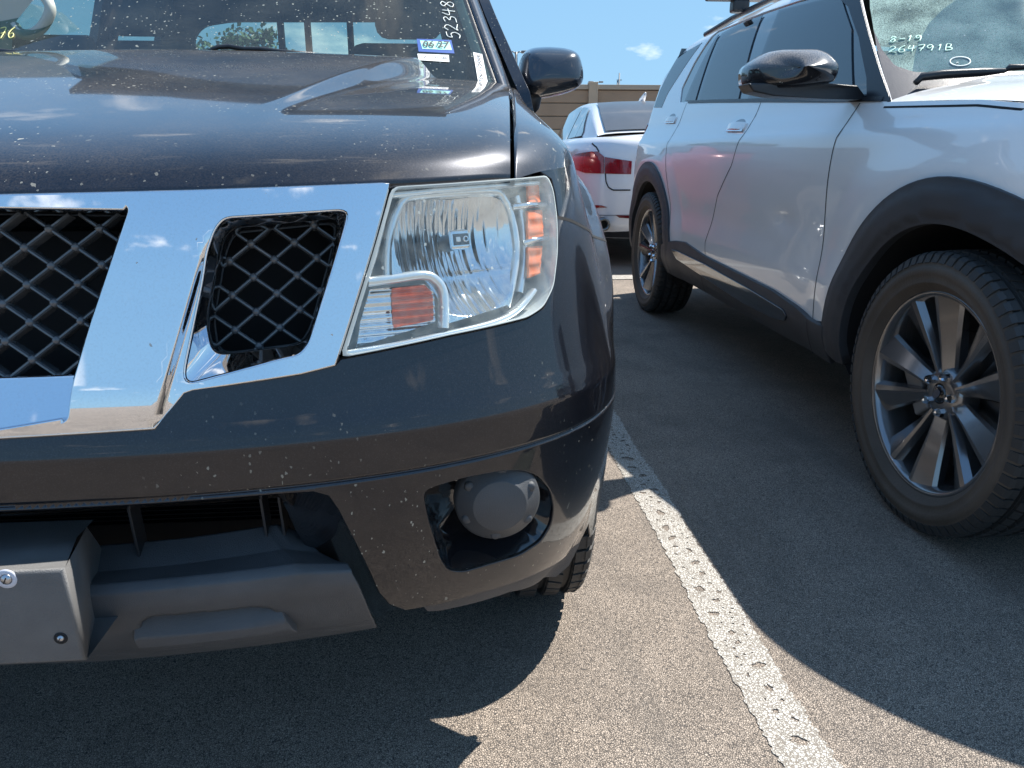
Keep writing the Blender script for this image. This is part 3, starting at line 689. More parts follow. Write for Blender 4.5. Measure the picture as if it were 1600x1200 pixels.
# emblem backing in the middle of the V (outside the picture) joins both halves
# --- diamond lattice of the grilles, every bar its own piece
GRB = simple('grille_bar_plastic', (.085, .092, .10), .22, coat=.5, var=.15)
def lattice(poly, node, dx, dz, depth, name, mirror=True):
    root = None; A = np.array(poly); lo, hi = A.min(0), A.max(0); nodes = set()
    holder = ring(name, S, [(A, depth - .004), (A * .985 + A.mean(0) * .015, depth - .004)], BLKPL, truck, n=80)
    if mirror: mir(holder)
    for sgn in (1, -1):
        for k in range(-16, 17):
            pts = []
            for t in np.arange(-16, 16, .1):
                u = node[0] + (t + k) * dx; z = node[1] + sgn * (t - k) * dz
                pts.append((u, z, t))
            Q = np.array([(p[0], p[1]) for p in pts]); ins = inpoly(Q, A)
            if ins.sum() < 4: continue
            i0, i1 = np.argmax(ins), len(ins) - 1 - np.argmax(ins[::-1]); Q = Q[max(i0 - 1, 0):i1 + 2]
            Q = resamp(Q, max(3, int(len(Q) / 4)))
            T = (Q[-1] - Q[0]) / np.linalg.norm(Q[-1] - Q[0]); N = np.array([-T[1], T[0]])
            G = []
            for w_, d_ in ((-.0026, -.018), (-.0024, -.002), (-.0010, .0006), (.0010, .0006), (.0024, -.002), (.0026, -.018)):
                R = Q + N * w_; G.append(S.off(R[:, 0], R[:, 1], np.full(len(R), depth + d_ + (.0004 if sgn > 0 else 0))))
            b = grid_mesh(np.array(G), 'grille_bar', GRB, holder, smooth=False)
            if mirror: mir(b)
    kn = MB()
    for i in range(-16, 17):
        for j in range(-16, 17):
            if (i + j) % 2: continue
            q = np.array([[node[0] + i * dx, node[1] + j * dz]])
            if inpoly(q, A)[0]:
                c = S.off(q[:, 0], q[:, 1], np.array([depth + .001]))[0]; nn = Vector(S.N(q[:, 0], q[:, 1])[0])
                R = nn.to_track_quat('Z', 'Y').to_matrix().to_4x4(); kn.lathe([(.0, .0022), (.0035, .0018), (.0055, -.001), (.006, -.01)], Matrix.Translation(Vector(c)) @ R, 8)
    k = kn.build('grille_node', GRB, holder, kind='stuff')
    if mirror: mir(k)
nd = P([(108, 501), (64, 472), (64, 532), (430, 455), (389, 427), (389, 484)])
lattice(H0[:1] + H0[1:] , nd[0], nd[0][0] - nd[1][0], (nd[1][1] - nd[2][1]) / 2, -.030, 'centre_grille')
lattice(H2, nd[3], nd[3][0] - nd[4][0], (nd[4][1] - nd[5][1]) / 2, -.055, 'side_grille')

# --- headlamp
LO = np.array(lamp_out); cen = LO.mean(0)
def shrink(Q, k): Q = np.array(Q); c = Q.mean(0); return c + (Q - c) * k
hous = ring('headlamp_housing', S, [(LO, .002), (shrink(LO, .985), -.006), (shrink(LO, .975), -.030), (shrink(LO, .93), -.075), (shrink(LO, .5), -.085), (shrink(LO, .02), -.085)], simple('headlamp_housing_grey', (.72, .76, .77), .3, .25), truck, n=140)
o = sheet('lens', S, lamp_out, [], .010, LENS, hous, off=.004, thick=.0)
mir(o)
o = ring('lens_edge', S, [(LO, .0042), (shrink(LO, .990), .0046), (shrink(LO, .978), .0040)], simple('clouded_lens_edge', (.50, .53, .50), .25, coat=.8, var=.2), hous, n=140)
mir(o)
bc = np.array(S.inv(733, 370))
def flute(a, b):
    r2 = ((a - bc[0]) / .10)**2 + ((b - bc[1]) / .095)**2
    col = np.floor(a * 120); fl = .0011 * np.abs(np.sin(a * 120 * math.pi)) + .0006 * np.sin(b * 55 + col * 2.7) + .0014 * np.exp(-((b - bc[1] + .045) / .004)**2)
    return -.078 + .056 * np.clip(r2, 0, 1.15) + fl
refl_o = rnd(P([(634, 318), (655, 300), (783, 296), (800, 308), (815, 338), (822, 383), (817, 425), (806, 474), (702, 506), (700, 462), (685, 434), (616, 432), (616, 385), (622, 348)]), .006)
rfl = sheet('reflector', S, refl_o, [], .0028, SILVER, hous, thick=0, offf=flute); mir(rfl)
# bulb with its shield
def at_S(px, py, d=0.): a, b = S.inv(px, py); return Vector(S.off(np.array([a]), np.array([b]), np.array([d]))[0]), Vector(S.N(np.array([a]), np.array([b]))[0])
c, nn = at_S(733, 370, -.028); R3 = Matrix(((1, 0, 0), (0, 1, 0), (0, 0, 1)))
yv = Vector((0, 0, 1)); xv = yv.cross(nn).normalized(); yv = nn.cross(xv); RM = Matrix((xv, yv, nn)).transposed()
b = MB(); b.box(c, (.030, .027, .010), RM); o = b.build('bulb_shield', SILVER, hous, bevel=.005); mir(o)
b = MB(); b.box(c + nn * .0055, (.024, .015, .002), RM); o = b.build('bulb_shield_face', simple('smoked_shield', (.12, .13, .14), .2, .6), hous, bevel=.001); mir(o)
b = MB(); b.box(c + nn * .007 - xv * .005, (.0065, .0065, .002), RM); o = b.build('bulb_tip', simple('white_bulb_glass', (.9, .9, .88), .15, .2, coat=1), hous, bevel=.001); mir(o)
b = MB(); b.lathe([(.0025, .0), (.004, .001), (.0042, -.002)], Matrix.Translation(c + nn * .0075 + xv * .0065) @ nn.to_track_quat('Z', 'Y').to_matrix().to_4x4(), 12); o = b.build('bulb_ring', SILVER, hous); mir(o)
b = MB(); b.lathe([(.012, 0), (.012, -.04)], Matrix.Translation(c) @ nn.to_track_quat('Z', 'Y').to_matrix().to_4x4(), 16); o = b.build('bulb_stem', simple('dark_bulb_stem', (.04, .04, .045), .3, .5), hous); mir(o)
def band(name, Q, w, off, m, parent, hgt=.005, closed=False):
    Q = resamp(np.array(sm_curve(Q, 5) if not closed else Q), 70); T = np.gradient(Q, axis=0); T /= np.linalg.norm(T, axis=1, keepdims=True) + 1e-9; N = np.stack([-T[:, 1], T[:, 0]], -1); G = []
    for k, h in ((-.5, -.012), (-.5, -.001), (-.35, .6 * hgt), (0, hgt), (.35, .6 * hgt), (.5, -.001), (.5, -.012)):
        R = Q + N * w * k; G.append(S.off(R[:, 0], R[:, 1], np.full(len(R), off + h)))
    o = grid_mesh(np.array(G), name, m, parent); mir(o); return o
band('bezel_ring', P([(612, 428), (612, 395), (616, 362), (626, 330), (644, 304), (690, 298), (784, 293), (802, 305), (815, 334), (823, 383), (818, 428), (806, 478)]), .011, -.020, BEZEL, hous)
band('bezel_arm', P([(578, 439), (620, 434), (668, 428), (690, 437), (702, 460), (702, 512)]), .012, -.014, BEZEL, hous)
band('bezel_rail', P([(545, 552), (620, 540), (702, 522), (780, 503), (818, 484), (846, 452)]), .008, -.012, BEZEL, hous, .003)
band('bezel_rail', P([(615, 302), (700, 294), (780, 288), (850, 283)]), .007, -.010, BEZEL, hous, .003)
band('bezel_rail', P([(608, 322), (590, 395), (566, 465), (543, 540)]), .006, -.012, BEZEL, hous, .003)
band('bezel_post', P([(826, 300), (836, 345), (838, 400), (830, 455)]), .010, -.022, BEZEL, hous, .003)
def louv(a, b): return -.034 + .0030 * np.abs(np.sin(b * 330)) + .0012 * np.abs(np.sin(a * 160))
tl = sheet('turn_signal_reflector', S, P([(585, 450), (676, 441), (692, 455), (694, 502), (563, 542), (570, 500)]), [], .003, SILVER, hous, thick=0, offf=louv); mir(tl)
tl = sheet('turn_signal_lens', S, rnd(P([(619, 449), (676, 443), (687, 456), (689, 499), (622, 512)]), .004), [], .003, BULBR, hous, thick=0, off=.006, offf=louv); mir(tl)
for Q in ([(834, 286), (850, 285), (853, 312), (835, 313)], [(833, 328), (856, 326), (858, 374), (834, 376)], [(834, 385), (856, 383), (852, 425), (835, 432)]):
    o = sheet('amber_side_reflector', S, P(Q), [], .005, AMBER, hous, off=-.010, thick=.004, offf=lambda a, b: .0006 * np.sin(b * 900)); mir(o)
b = MB(); b.tube([at_S(828, 378, -.012)[0], at_S(845, 373, -.010)[0], at_S(862, 370, -.008)[0]], .004, 8); o = b.build('bezel_clip', SILVER, hous); mir(o)
b = MB(); b.tube([at_S(812, 320, -.014)[0], at_S(835, 318, -.010)[0], at_S(858, 318, -.008)[0]], .0045, 8); o = b.build('bezel_clip', SILVER, hous); mir(o)
mir(hous)
# small rubber gasket line under the lamp
o = seam(S, P([(525, 571), (533, 562), (701, 527), (824, 499), (850, 482), (865, 450), (871, 396), (869, 342), (862, 290), (856, 275)]), .0055, DARK, name='lamp_gasket', parent=truck, off=-.004, ab=True); mir(o)

# --- fog lamp pocket
FO = np.array(fog_out); FI = FO.copy(); cf = np.array(S.inv(783, 800))
FI = cf + (FO - cf) * .86; FI2 = cf + (FO - cf) * .80
o = ring('fog_pocket', S, [(FO, -.001), (FO * .97 + cf * .03, -.010), (FI, -.050), (FI2, -.075), (cf + (FO - cf) * .02, -.078)], BLKP, truck, n=140); mir(o)
c, nn = at_S(787, 794, -.012); RT = Matrix.Translation(c) @ nn.to_track_quat('Z', 'Y').to_matrix().to_4x4()
ax = Vector((.10, -1, -.02)).normalized(); RT = Matrix.Translation(c) @ ax.to_track_quat('Z', 'Y').to_matrix().to_4x4()
b = MB(); b.lathe([(.0, .009), (.038, .009), (.0395, .008), (.042, .0045), (.059, -.007), (.0625, -.011), (.063, -.03)], RT, 64)
fog = b.build('fog_lamp_cover', GREYPL, truck); mir(fog)
for k in range(6):
    a = math.radians(25 + 60 * k); q = RT @ Matrix.Translation((.0510 * math.cos(a), .0510 * math.sin(a), -.0030))
    b = MB(); b.lathe([(.0, .0034), (.0055, .0030), (.0078, .0004), (.008, -.005)], q, 20); o = b.build('rivet', GREYPL, fog); mir(o)

# --- lower air opening
def atd(Q, d):      # the same survey on the skin set back by d
    T_ = Surf(lambda u, z: S.off(u, z, np.full(np.shape(u), d)), (-.1, 1.6), (.3, .9), sign=S.sign, n=90); return T_.poly(Q)
o = ring('opening_wall', S, [([q for q in open_edge], -.002), ([q for q in open_edge], -.010), (atd([(0, 806), (150, 797), (300, 788), (425, 778), (437, 776), (450, 800), (462, 828), (480, 858), (520, 874), (545, 884), (562, 915), (575, 945), (587, 967)], -.058), -.058)], BLKP, truck, n=120, closed=False); mir(o)
for px in (208, 412, 440):
    e0, e1 = atd([(px, 784), (px + 12, 852)], -.085); q0 = Vector(S.off(np.array([e0[0]]), np.array([e0[1]]), np.array([-.085]))[0]); q1 = Vector(S.off(np.array([e1[0]]), np.array([e1[1]]), np.array([-.085]))[0])
    b = MB(); b.box(((q0 + q1) / 2), (.004, .03, (q0 - q1).length + .02), Matrix.Rotation(-.05, 3, 'Y')); o = b.build('opening_rib', BLKPL, truck, bevel=.001); mir(o)
# skid panel: shelf, rolled edge, face with a tow-hook pocket
sk = [([(0, 864), (150, 855), (300, 842), (430, 822), (462, 832)], -.088), ([(0, 905), (150, 898), (300, 884), (440, 862), (500, 868)], -.045),
      ([(0, 925), (150, 917), (300, 903), (460, 884), (543, 884)], -.006), ([(0, 938), (150, 930), (300, 916), (470, 896), (549, 893)], .004),
      ([(0, 960), (150, 955), (300, 938), (480, 916), (560, 912)], .008), ([(0, 985), (150, 980), (300, 965), (490, 938), (570, 935)], .004),
      ([(0, 1008), (150, 1003), (300, 992), (480, 966), (578, 955)], -.003), ([(0, 1022), (150, 1017), (300, 1005), (480, 982), (584, 967)], -.014), ([(0, 1030), (150, 1025), (300, 1012), (480, 990), (588, 972)], -.05)]
rows = []
for q, d in sk:
    q = np.array(atd(q, d)); q = np.vstack([[0, q[0][1]], q]); q = q[np.r_[0, 2:len(q)]] if abs(q[1][0]) < .03 else q
    q = resamp(q, 220); rows.append((q, d))
nR = 130; nC = 220; k = np.linspace(0, len(rows) - 1, nR); QQ = []
U_ = np.array([r[0] for r in rows]); D_ = np.array([r[1] for r in rows]); idx = np.arange(len(rows))
fu = np.zeros((nR, nC, 2))
for j in range(nC):
    for c_ in (0, 1): fu[:, j, c_] = np.interp(k, idx, U_[:, j, c_])
dd = pch(idx, D_)(k)
pk = np.array(P([(212, 966), (228, 952), (410, 936), (432, 942), (452, 962), (466, 984), (440, 990), (262, 1014), (236, 1008), (214, 984)]))
pkt = P([(320, 944), (330, 972), (340, 1004)]); zt_, zm_, zb_ = [p[1] for p in pkt]
G = np.zeros((nR, nC, 3))
PKH = shrink(rnd(pk, .012), .95)
def dist_in(Q, poly):
    ins = inpoly(Q, poly); d = np.full(len(Q), 9.)
    pp = densify(poly, .004)
    d = np.sqrt(((Q[:, None] - pp[None])**2).sum(-1)).min(1); return np.where(ins, d, 0)
for i in range(nR):
    q = fu[i]; G[i] = S.off(q[:, 0], q[:, 1], dd[i] - .034 * inpoly(q, PKH) * (i > nR * .35))
skid = grid_mesh(G, 'skid_panel', GREYPL, truck); mir(skid); 
s_ = skid.modifiers.new('thick', 'SOLIDIFY'); s_.thickness = .004
PKR = rnd(pk, .012)
loops = [(np.array(PKR), .0095), (shrink(PKR, .97), .006)]
def pkoff(a, b):
    zt2 = zt_ + 0 * a; v = (b - (zb_ + (a - pkt[0][0]) * .02)) / (zt_ - zb_); v2 = np.clip(v, 0, 1)
    return np.interp(v2, [0, .12, .35, .55, .72, .9, 1], [-.004, .010, .018, .017, .002, -.012, -.016])
o = sheet('tow_hook_cover', S, PKR, [], .005, GREYPL, skid, thick=.014, offf=pkoff, lip=.002); mir(o)
# chin valance under the corner
o = sheet('chin_valance', S, P([(664, 953), (700, 944), (760, 927), (850, 893), (904, 855), (920, 822), (909, 858), (893, 888), (872, 906), (800, 931), (690, 961), (672, 962)]), [], .008, VALPL, truck, off=-.008, thick=.01); mir(o)

# --- licence bracket
yF = .775
q = [onY(100, 889, yF), onY(135, 1035, yF), onY(130, 829, yF + .13), onY(150, 905, yF + .12), onY(124, 918, yF + .055), onY(150, 1010, yF + .07)]
A0, A1 = Vector(q[0]), Vector(q[1]); B0 = Vector((q[2][0], yF + .13, q[2][2])); 
V = []; F_ = []
prof = [(A1.x + .002, yF + .10, A1.z + .004), (A1.x, yF, A1.z), (A0.x, yF, A0.z), (B0.x - .004, yF + .12, B0.z - .004), (B0.x, yF + .16, B0.z)]
for x, y, z in prof: V += [(-x, y, z), (x, y, z)]
b = MB(); b.add(V, [(0, 1, 3, 2), (2, 3, 5, 4), (4, 5, 7, 6), (6, 7, 9, 8)])
m1 = Vector(q[4]); m2 = Vector(q[5])
for s in (1, -1):
    i = len(b.V); b.V += [(s * A1.x, yF, A1.z), (s * A0.x, yF, A0.z), (s * B0.x, yF + .14, B0.z), (s * m1.x, yF + .075, m1.z), (s * m2.x, yF + .075, m2.z + .002), (s * B0.x, yF + .20, A1.z)]
    f = [(i, i + 4, i + 3, i + 1), (i + 1, i + 3, i + 2), (i + 4, i + 5, i + 2, i + 3)]
    b.F += f if s > 0 else [g[::-1] for g in f]
lic = b.build('licence_bracket', simple('faded_grey_plastic', (.115, .113, .112), .48, bump=.5, bscale=700, var=.3, vscale=22), truck, smooth=False)
w = lic.modifiers.new('weld', 'WELD'); w.merge_threshold = .0008; bv = lic.modifiers.new('bevel', 'BEVEL'); bv.width = .006; bv.segments = 3; bv.limit_method = 'ANGLE'; bv.angle_limit = .5; lic.data.polygons.foreach_set('use_smooth', [True] * len(lic.data.polygons))
for (px, py, r) in ((95, 997, .0042), (10, 905, .0062)):
    p = Vector(onY(px, py, yF)); b = MB(); Mx = Matrix.Translation(p) @ Matrix.Rotation(math.pi / 2, 4, 'X'); b.lathe([(.0, .0035), (r * .7, .003), (r, .0005), (r, -.002)], Mx, 20)
    scr = b.build('screw', STEEL, lic); mir(scr)
    b = MB(); b.box(p + Vector((0, -.0036, 0)), (r * .22, .0006, r * 1.3), Matrix.Rotation(.5, 3, 'Y')); mir(b.build('screw_slot', BLACKINK, lic, smooth=False))
    b = MB(); b.lathe([(r * 1.05, .0006), (r * 1.75, .0009), (r * 1.9, -.001)], Mx, 24); mir(b.build('washer', DARK if r < .005 else simple('pale_washer', (.55, .55, .6), .4), lic))

# --- bonnet
uH = hood_edge[-1][0]; he = np.array(hood_edge); hz = pch(he[:, 0], he[:, 1])
gt = pch([0, .022, .055, .12, .25, .51, .78, 1], [0, .12, .22, .34, .49, .70, .87, 1])
nu, nt = 150, 90
uu = np.linspace(0, uH, nu); Fp = S.off(uu, hz(uu), np.zeros(nu) - .001); xf = Fp[:, 0] / Fp[-1, 0]
Xr = xf * .775; Yr = 2.06 + .10 * xf**2
tt = np.concatenate([np.linspace(0, .08, 16)[:-1], np.linspace(.08, 1, nt - 15)])
G = np.zeros((nt, nu, 3))
def hood_z(x, s, zf): 
    xr = .31 + .25 * s; dome = .047 * sstep(.12, .95, s) * (1 - sstep(xr - .030, xr + .028, np.abs(x)))
    return zf + (1.235 - zf) * gt(s) + dome + .016 * (1 - (x / .78)**2) * sstep(0, 1, s)
for i, s in enumerate(tt):
    X = Fp[:, 0] + (Xr - Fp[:, 0]) * s; Y = Fp[:, 1] + (Yr - Fp[:, 1]) * s
    G[i] = np.stack([X, Y, hood_z(X, s, Fp[:, 2])], -1)
# roll the edge crown down towards the side seam
edge = np.clip((uu - (uH - .06)) / .06, 0, 1); G[:, :, 2] -= (.010 * edge**2)[None, :] * np.linspace(.2, 1, nt)[:, None]
lipr = G[0] + np.array([0, .012, -.012]); 
G = np.concatenate([lipr[None], G]); hood = grid_mesh(G, 'bonnet', NAVY, truck); mir(hood)
hs = G[1:, -1]                                           # bonnet side seam
# --- wing (fender): crown from the seam, then the side with its arch
def hs_at(s): return np.array([np.interp(s, tt, hs[:, k]) for k in range(3)])
uw0 = S.inv(808, 275)[0]; uEnd = uY(2.22); st = np.linspace(0, 1, 60); rows = []
zb_f = pch([0, .08, .2, .45, 1], [S.inv(852, 272)[1] + .004, 1.038, 1.045, 1.065, 1.10])
for s in st:
    a = hs_at(s) + np.array([.006, 0, -.001]); u = (uw0 + .060) + (uEnd - uw0 - .060) * s; zz = float(zb_f(s)); kk = float(sstep(-.02, .14, s))
    b_ = S.off(np.array([u]), np.array([zz]), np.array([0.]))[0]; b2 = S.off(np.array([u]), np.array([zz - .01]), np.array([0.]))[0]
    tb = (b_ - b2) / np.linalg.norm(b_ - b2); L = np.linalg.norm(a - b_); ta = np.array([-1, .1, .10]); ta /= np.linalg.norm(ta)
    t = np.linspace(0, 1, 16)[:, None]; h00 = 2 * t**3 - 3 * t**2 + 1; h10 = t**3 - 2 * t**2 + t; h01 = -2 * t**3 + 3 * t**2; h11 = t**3 - t**2
    c_ = b_ * h00 + (tb * L * 1.1 * kk + (a - b_) * (1 - kk)) * h10 + a * h01 + (ta * L * kk + (a - b_) * (1 - kk)) * h11
    rows.append(np.vstack([c_, [a + np.array([0, 0, -.02])]]))
cr_ = grid_mesh(np.array(rows), 'wing_crown', NAVY, truck); mir(cr_)
archf = [(uY(AX - .485 * math.cos(a)), .40 + .485 * math.sin(a)) for a in np.linspace(math.asin((arch[-1][1] - .40) / .485), math.pi + .15, 30)]
topw = [((uw0 + .060) + (uEnd - uw0 - .060) * s, float(zb_f(s))) for s in np.linspace(1, 0, 24)]
lampside = P([(862, 279), (868, 300), (873, 338)])
wing = [(u, z) for u, z in archf] + [(uEnd, .34), (uEnd, float(zb_f(1)))] + topw[1:] + lampside + seam_f[1:-1]
o = sheet('wing', S, wing, [], .012, NAVY, truck, thick=.006, off=.0003); mir(o)
o = ring('wheel_arch_liner', S, [([(u, z) for u, z in arch[:-1]] + archf, -.002), ([(u, z) for u, z in arch[:-1]] + archf, -.30)], DARK, truck, closed=False, n=60); mir(o)

# --- tyres and wheels of the pickup
def tyre_parts(wheel, R, W_, rim, m_tread, m_side, nblk=56, pitch=.0, sipes=5):
    """tyre round local X (axle), outer side +X; grooves and tread blocks in relief"""
    RX = Matrix.Rotation(math.pi / 2, 4, 'Y'); h = W_ / 2
    prof = [(rim, h * .80), (rim + .012, h * .90), (rim + .022, h * .975), (rim + .025, h * 1.0), (rim + .028, h * .99), (rim + (R - rim) * .42, h * 1.03), (rim + (R - rim) * .44, h * 1.045), (rim + (R - rim) * .52, h * 1.04), (rim + (R - rim) * .60, h * 1.035), (R - .042, h * 1.0), (R - .036, h * 1.006), (R - .030, h * .985), (R - .020, h * .93), (R - .010, h * .86)]
    side = MB().lathe(prof, RX, 96).lathe([(r, -x) for r, x in prof][::-1], RX, 96)
    t = side.build('tyre', m_side, wheel)
    gr = [-.62, -.22, .22, .62]; pr = [(R - .012, h * .87)]; xs_ = sorted(gr, reverse=True)
    for g_ in xs_: pr += [(R - .001 - .010 * abs(g_)**3, h * (g_ + .06)), (R - .011, h * (g_ + .05)), (R - .011, h * (g_ - .05)), (R - .001 - .010 * abs(g_)**3, h * (g_ - .06))]
    pr.append((R - .012, -h * .87))
    base = MB().lathe([(r - .006, x) for r, x in pr], RX, 120)
    # blocks between the grooves, split by sipes
    edges = [(.88, .70), (.54, .30), (.14, -.14), (-.30, -.54), (-.70, -.88)]
    for bi, (x1, x0) in enumerate(edges):
        for k in range(nblk):
            a0 = 2 * math.pi * (k + .5 * (bi % 2)) / nblk; a1 = a0 + 2 * math.pi / nblk * .80
            V = []
            sk_ = .35 * 2 * math.pi / nblk * (1 if bi % 2 else -1) if 0 < bi < 4 else 0
            for rr_ in (R - .014, R):
                for (x, sh) in ((x0, 0), (x1, sk_)):
                    for a in (a0, (a0 + a1) / 2, a1):
                        r_ = rr_ - (.010 * abs(x)**3)
                        V.append((x * h, r_ * math.cos(a + sh), r_ * math.sin(a + sh)))
            base.add(V, [(6, 7, 10, 9), (7, 8, 11, 10), (0, 6, 9, 3), (2, 5, 11, 8), (0, 1, 7, 6), (1, 2, 8, 7), (3, 9, 10, 4), (4, 10, 11, 5)])
    for k in range(nblk):                                 # shoulder lugs running on to the sidewall
        for s in (1, -1):
            a0 = 2 * math.pi * (k + .0) / nblk; a1 = a0 + 2 * math.pi / nblk * .72; V = []
            for (r_, x) in ((R - .004, .86), (R - .012, .955), (R - .034, 1.03), (R - .036, .98)):
                for a in (a0, a1): V.append((s * x * h, r_ * math.cos(a), r_ * math.sin(a)))
            base.add(V, [(0, 1, 3, 2), (2, 3, 5, 4), (4, 5, 7, 6), (0, 2, 4, 6), (1, 7, 5, 3)])
    o = base.build('tread', m_tread, wheel, smooth=False, kind='stuff'); return t
def simple_wheel(parent, loc, R, W_, rim, side, steer=0.):
    w = MB(); RX = Matrix.Rotation(math.pi / 2, 4, 'Y')
    w.lathe([(rim + .006, W_ * .42), (rim - .004, W_ * .43), (rim - .014, W_ * .38), (rim - .02, W_ * .2), (rim - .03, -.05), (.05, -.05)], RX, 64)
    wh = w.build('wheel', STEEL if False else GUN, parent); wh.location = loc; wh.rotation_euler = (0, 0, steer + (math.pi if side < 0 else 0))
    if parent.name not in LOCAL: wh.matrix_parent_inverse = Matrix.Translation(-Vector(parent.location))
    tyre_parts(wh, R, W_, rim, RUBBER, DUSTRUB)
    for k in range(6):
        a = k * math.pi / 3; b = MB()
        b.add([(.085, .045 * math.cos(a - .8), .045 * math.sin(a - .8)), (.085, .045 * math.cos(a + .8), .045 * math.sin(a + .8)), (.07, (rim - .015) * math.cos(a + .16), (rim - .015) * math.sin(a + .16)), (.07, (rim - .015) * math.cos(a - .16), (rim - .015) * math.sin(a - .16)),
               (.05, .045 * math.cos(a - .8), .045 * math.sin(a - .8)), (.05, .045 * math.cos(a + .8), .045 * math.sin(a + .8)), (.03, (rim - .015) * math.cos(a + .16), (rim - .015) * math.sin(a + .16)), (.03, (rim - .015) * math.cos(a - .16), (rim - .015) * math.sin(a - .16))],
              [(0, 1, 2, 3), (0, 3, 7, 4), (1, 5, 6, 2), (4, 7, 6, 5)])
        b.build('spoke', GUN, wh, bevel=.004)
    MB().lathe([(0, .1), (.03, .098), (.05, .088), (.055, .06)], RX, 24).build('hub_cap', GUN, wh)
    return wh
wt = simple_wheel(truck, (.765, AX, AR), AR, .262, .215, 1)
simple_wheel(truck, (-.765, AX, AR), AR, .262, .215, -1)
simple_wheel(truck, (.765, AX + 3.2, AR), AR, .262, .215, 1); simple_wheel(truck, (-.765, AX + 3.2, AR), AR, .262, .215, -1)

# --- cab
def Wd_(x, z): return np.stack([x, 2.07 + .13 * (x / .78)**2 + (z - 1.24) / .80 + .02 * np.sin((z - 1.2) * 4), z + 0 * x], -1)
WD = Surf(Wd_, (-.9, .9), (1.15, 1.9), sign=1, n=90)
if WD.N(np.array([.1]), np.array([1.4]))[0][1] > 0: WD = Surf(Wd_, (-.9, .9), (1.15, 1.9), sign=-1, n=90)
gE = [WD.inv(774, 138), WD.inv(748, 64), WD.inv(726, 2)]
def gx(z): return float(np.interp(z, [gE[0][1], gE[1][1], gE[2][1]], [gE[0][0], gE[1][0], gE[2][0]])) + (0 if z < gE[2][1] else (z - gE[2][1]) * (gE[2][0] - gE[1][0]) / (gE[2][1] - gE[1][1]))
zz = [1.12, 1.2, 1.3, 1.4, 1.5, 1.6, 1.7, 1.79]
edgeR = [(gx(max(z, gE[0][1])) + (0 if z > gE[0][1] else (gE[0][1] - z) * .3), z) for z in zz]
ws = sheet('windscreen', WD, edgeR + [(-x, z) for x, z in edgeR[::-1]], [], .04, WIN, truck, thick=0)
fr_ = MB()
G = []
for z in np.linspace(1.10, 1.80, 40):
    x = gx(max(z, gE[0][1])) + (0 if z > gE[0][1] else (gE[0][1] - z) * .3); y = float(Wd_(np.array([x]), np.array([z]))[0][1])
    G.append([(x - .030, y + .022, z), (x - .004, y + .004, z), (x + .006, y - .004, z), (x + .010, y + .004, z), (x + .014, y - .004, z + .0), (x + .030, y + .004, z), (x + .046, y + .035, z), (x + .050, y + .075, z), (x + .046, y + .12, z), (x + .0, y + .10, z)])
G = np.array(G)
o = grid_mesh(G[:, 1:4], 'windscreen_seal', BLKPL, truck); mir(o)
o = grid_mesh(G[:, 3:], 'a_pillar', NAVY, truck); mir(o)
o = grid_mesh(G[:, [9, 0, 1]], 'a_pillar_trim', LTTRIM, truck); mir(o)
roof = []
for s in np.linspace(0, 1, 14):
    row = []
    for x in np.linspace(-1, 1, 25):
        hw = .66; X = x * hw; y = 2.76 + .09 * x * x + s * 1.42; row.append((X, y, 1.795 + .06 * math.sin(math.pi * (.12 + .76 * s)) - .05 * abs(x)**3))
    roof.append(row)
o = grid_mesh(np.array(roof), 'roof', NAVY, truck); o.modifiers.new('s', 'SOLIDIFY').thickness = .03
kx = pch([.3, .45, .7, 1.0, 1.2, 1.28, 1.45, 1.75, 1.85], [.84, .865, .885, .875, .845, .82, .765, .675, .62])
def K_(y, z): return np.stack([kx(z) + 0 * y, y, z + 0 * y], -1)
KS = Surf(K_, (2, 6.2), (.3, 1.85), sign=1, n=30)
if KS.N(np.array([3.]), np.array([1.]))[0][0] < 0: KS.sign = -1
w1 = rnd([(2.50, 1.34), (3.27, 1.34), (3.31, 1.72), (2.93, 1.74)], .03); w2 = rnd([(3.46, 1.34), (3.90, 1.34), (3.95, 1.72), (3.48, 1.74)], .03)
for nm, ol, ho in (('front_door', [(2.24, .42), (3.36, .42), (3.38, 1.75), (2.90, 1.78), (2.24, 1.22)], w1), ('rear_door', [(3.375, .42), (4.0, .42), (4.10, 1.77), (3.395, 1.77)], w2)):
    d = sheet(nm, KS, ol, [ho], .06, NAVY, truck, thick=.03); mir(d)
    g_ = sheet('door_glass', KS, ho, [], .1, CLEAR, d, off=-.012, thick=0); mir(g_)
    hx = ol[1][0] - .16; b = MB(); q0 = K_(np.array([hx]), np.array([1.10]))[0]; b.tube([q0 + [0, 0, 0], q0 + [.028, .02, 0], q0 + [.028, .12, 0], q0 + [0, .14, 0]], .011, 8); h_ = b.build('door_handle', CHROME, d); mir(h_)
bs = sheet('bed_side', KS, [(4.12, .42), (6.15, .42), (6.15, 1.28), (4.12, 1.28)], [[(AX + 3.2 + .46 * math.cos(a), .40 + .46 * math.sin(a)) for a in np.linspace(-.0, math.pi, 22)]], .06, NAVY, truck, thick=.04); mir(bs)
b = MB(); b.box((0, 6.13, .86), (1.66, .05, .82)); b.build('tailgate', NAVY, truck, bevel=.02)
b = MB(); b.box((0, 5.1, .66), (1.5, 2.0, .04)); b.build('bed_floor', BLKPL, truck, smooth=False)
b = MB(); b.box((0, 3.85, .46), (1.3, 4.5, .16)); b.box((0, 1.75, .56), (.8, .9, .2)); b.build('chassis', DARK, truck, smooth=False)
b = MB(); b.box((0, 2.16, .85), (1.5, .05, .72)); b.build('bulkhead', DARK, truck, smooth=False)
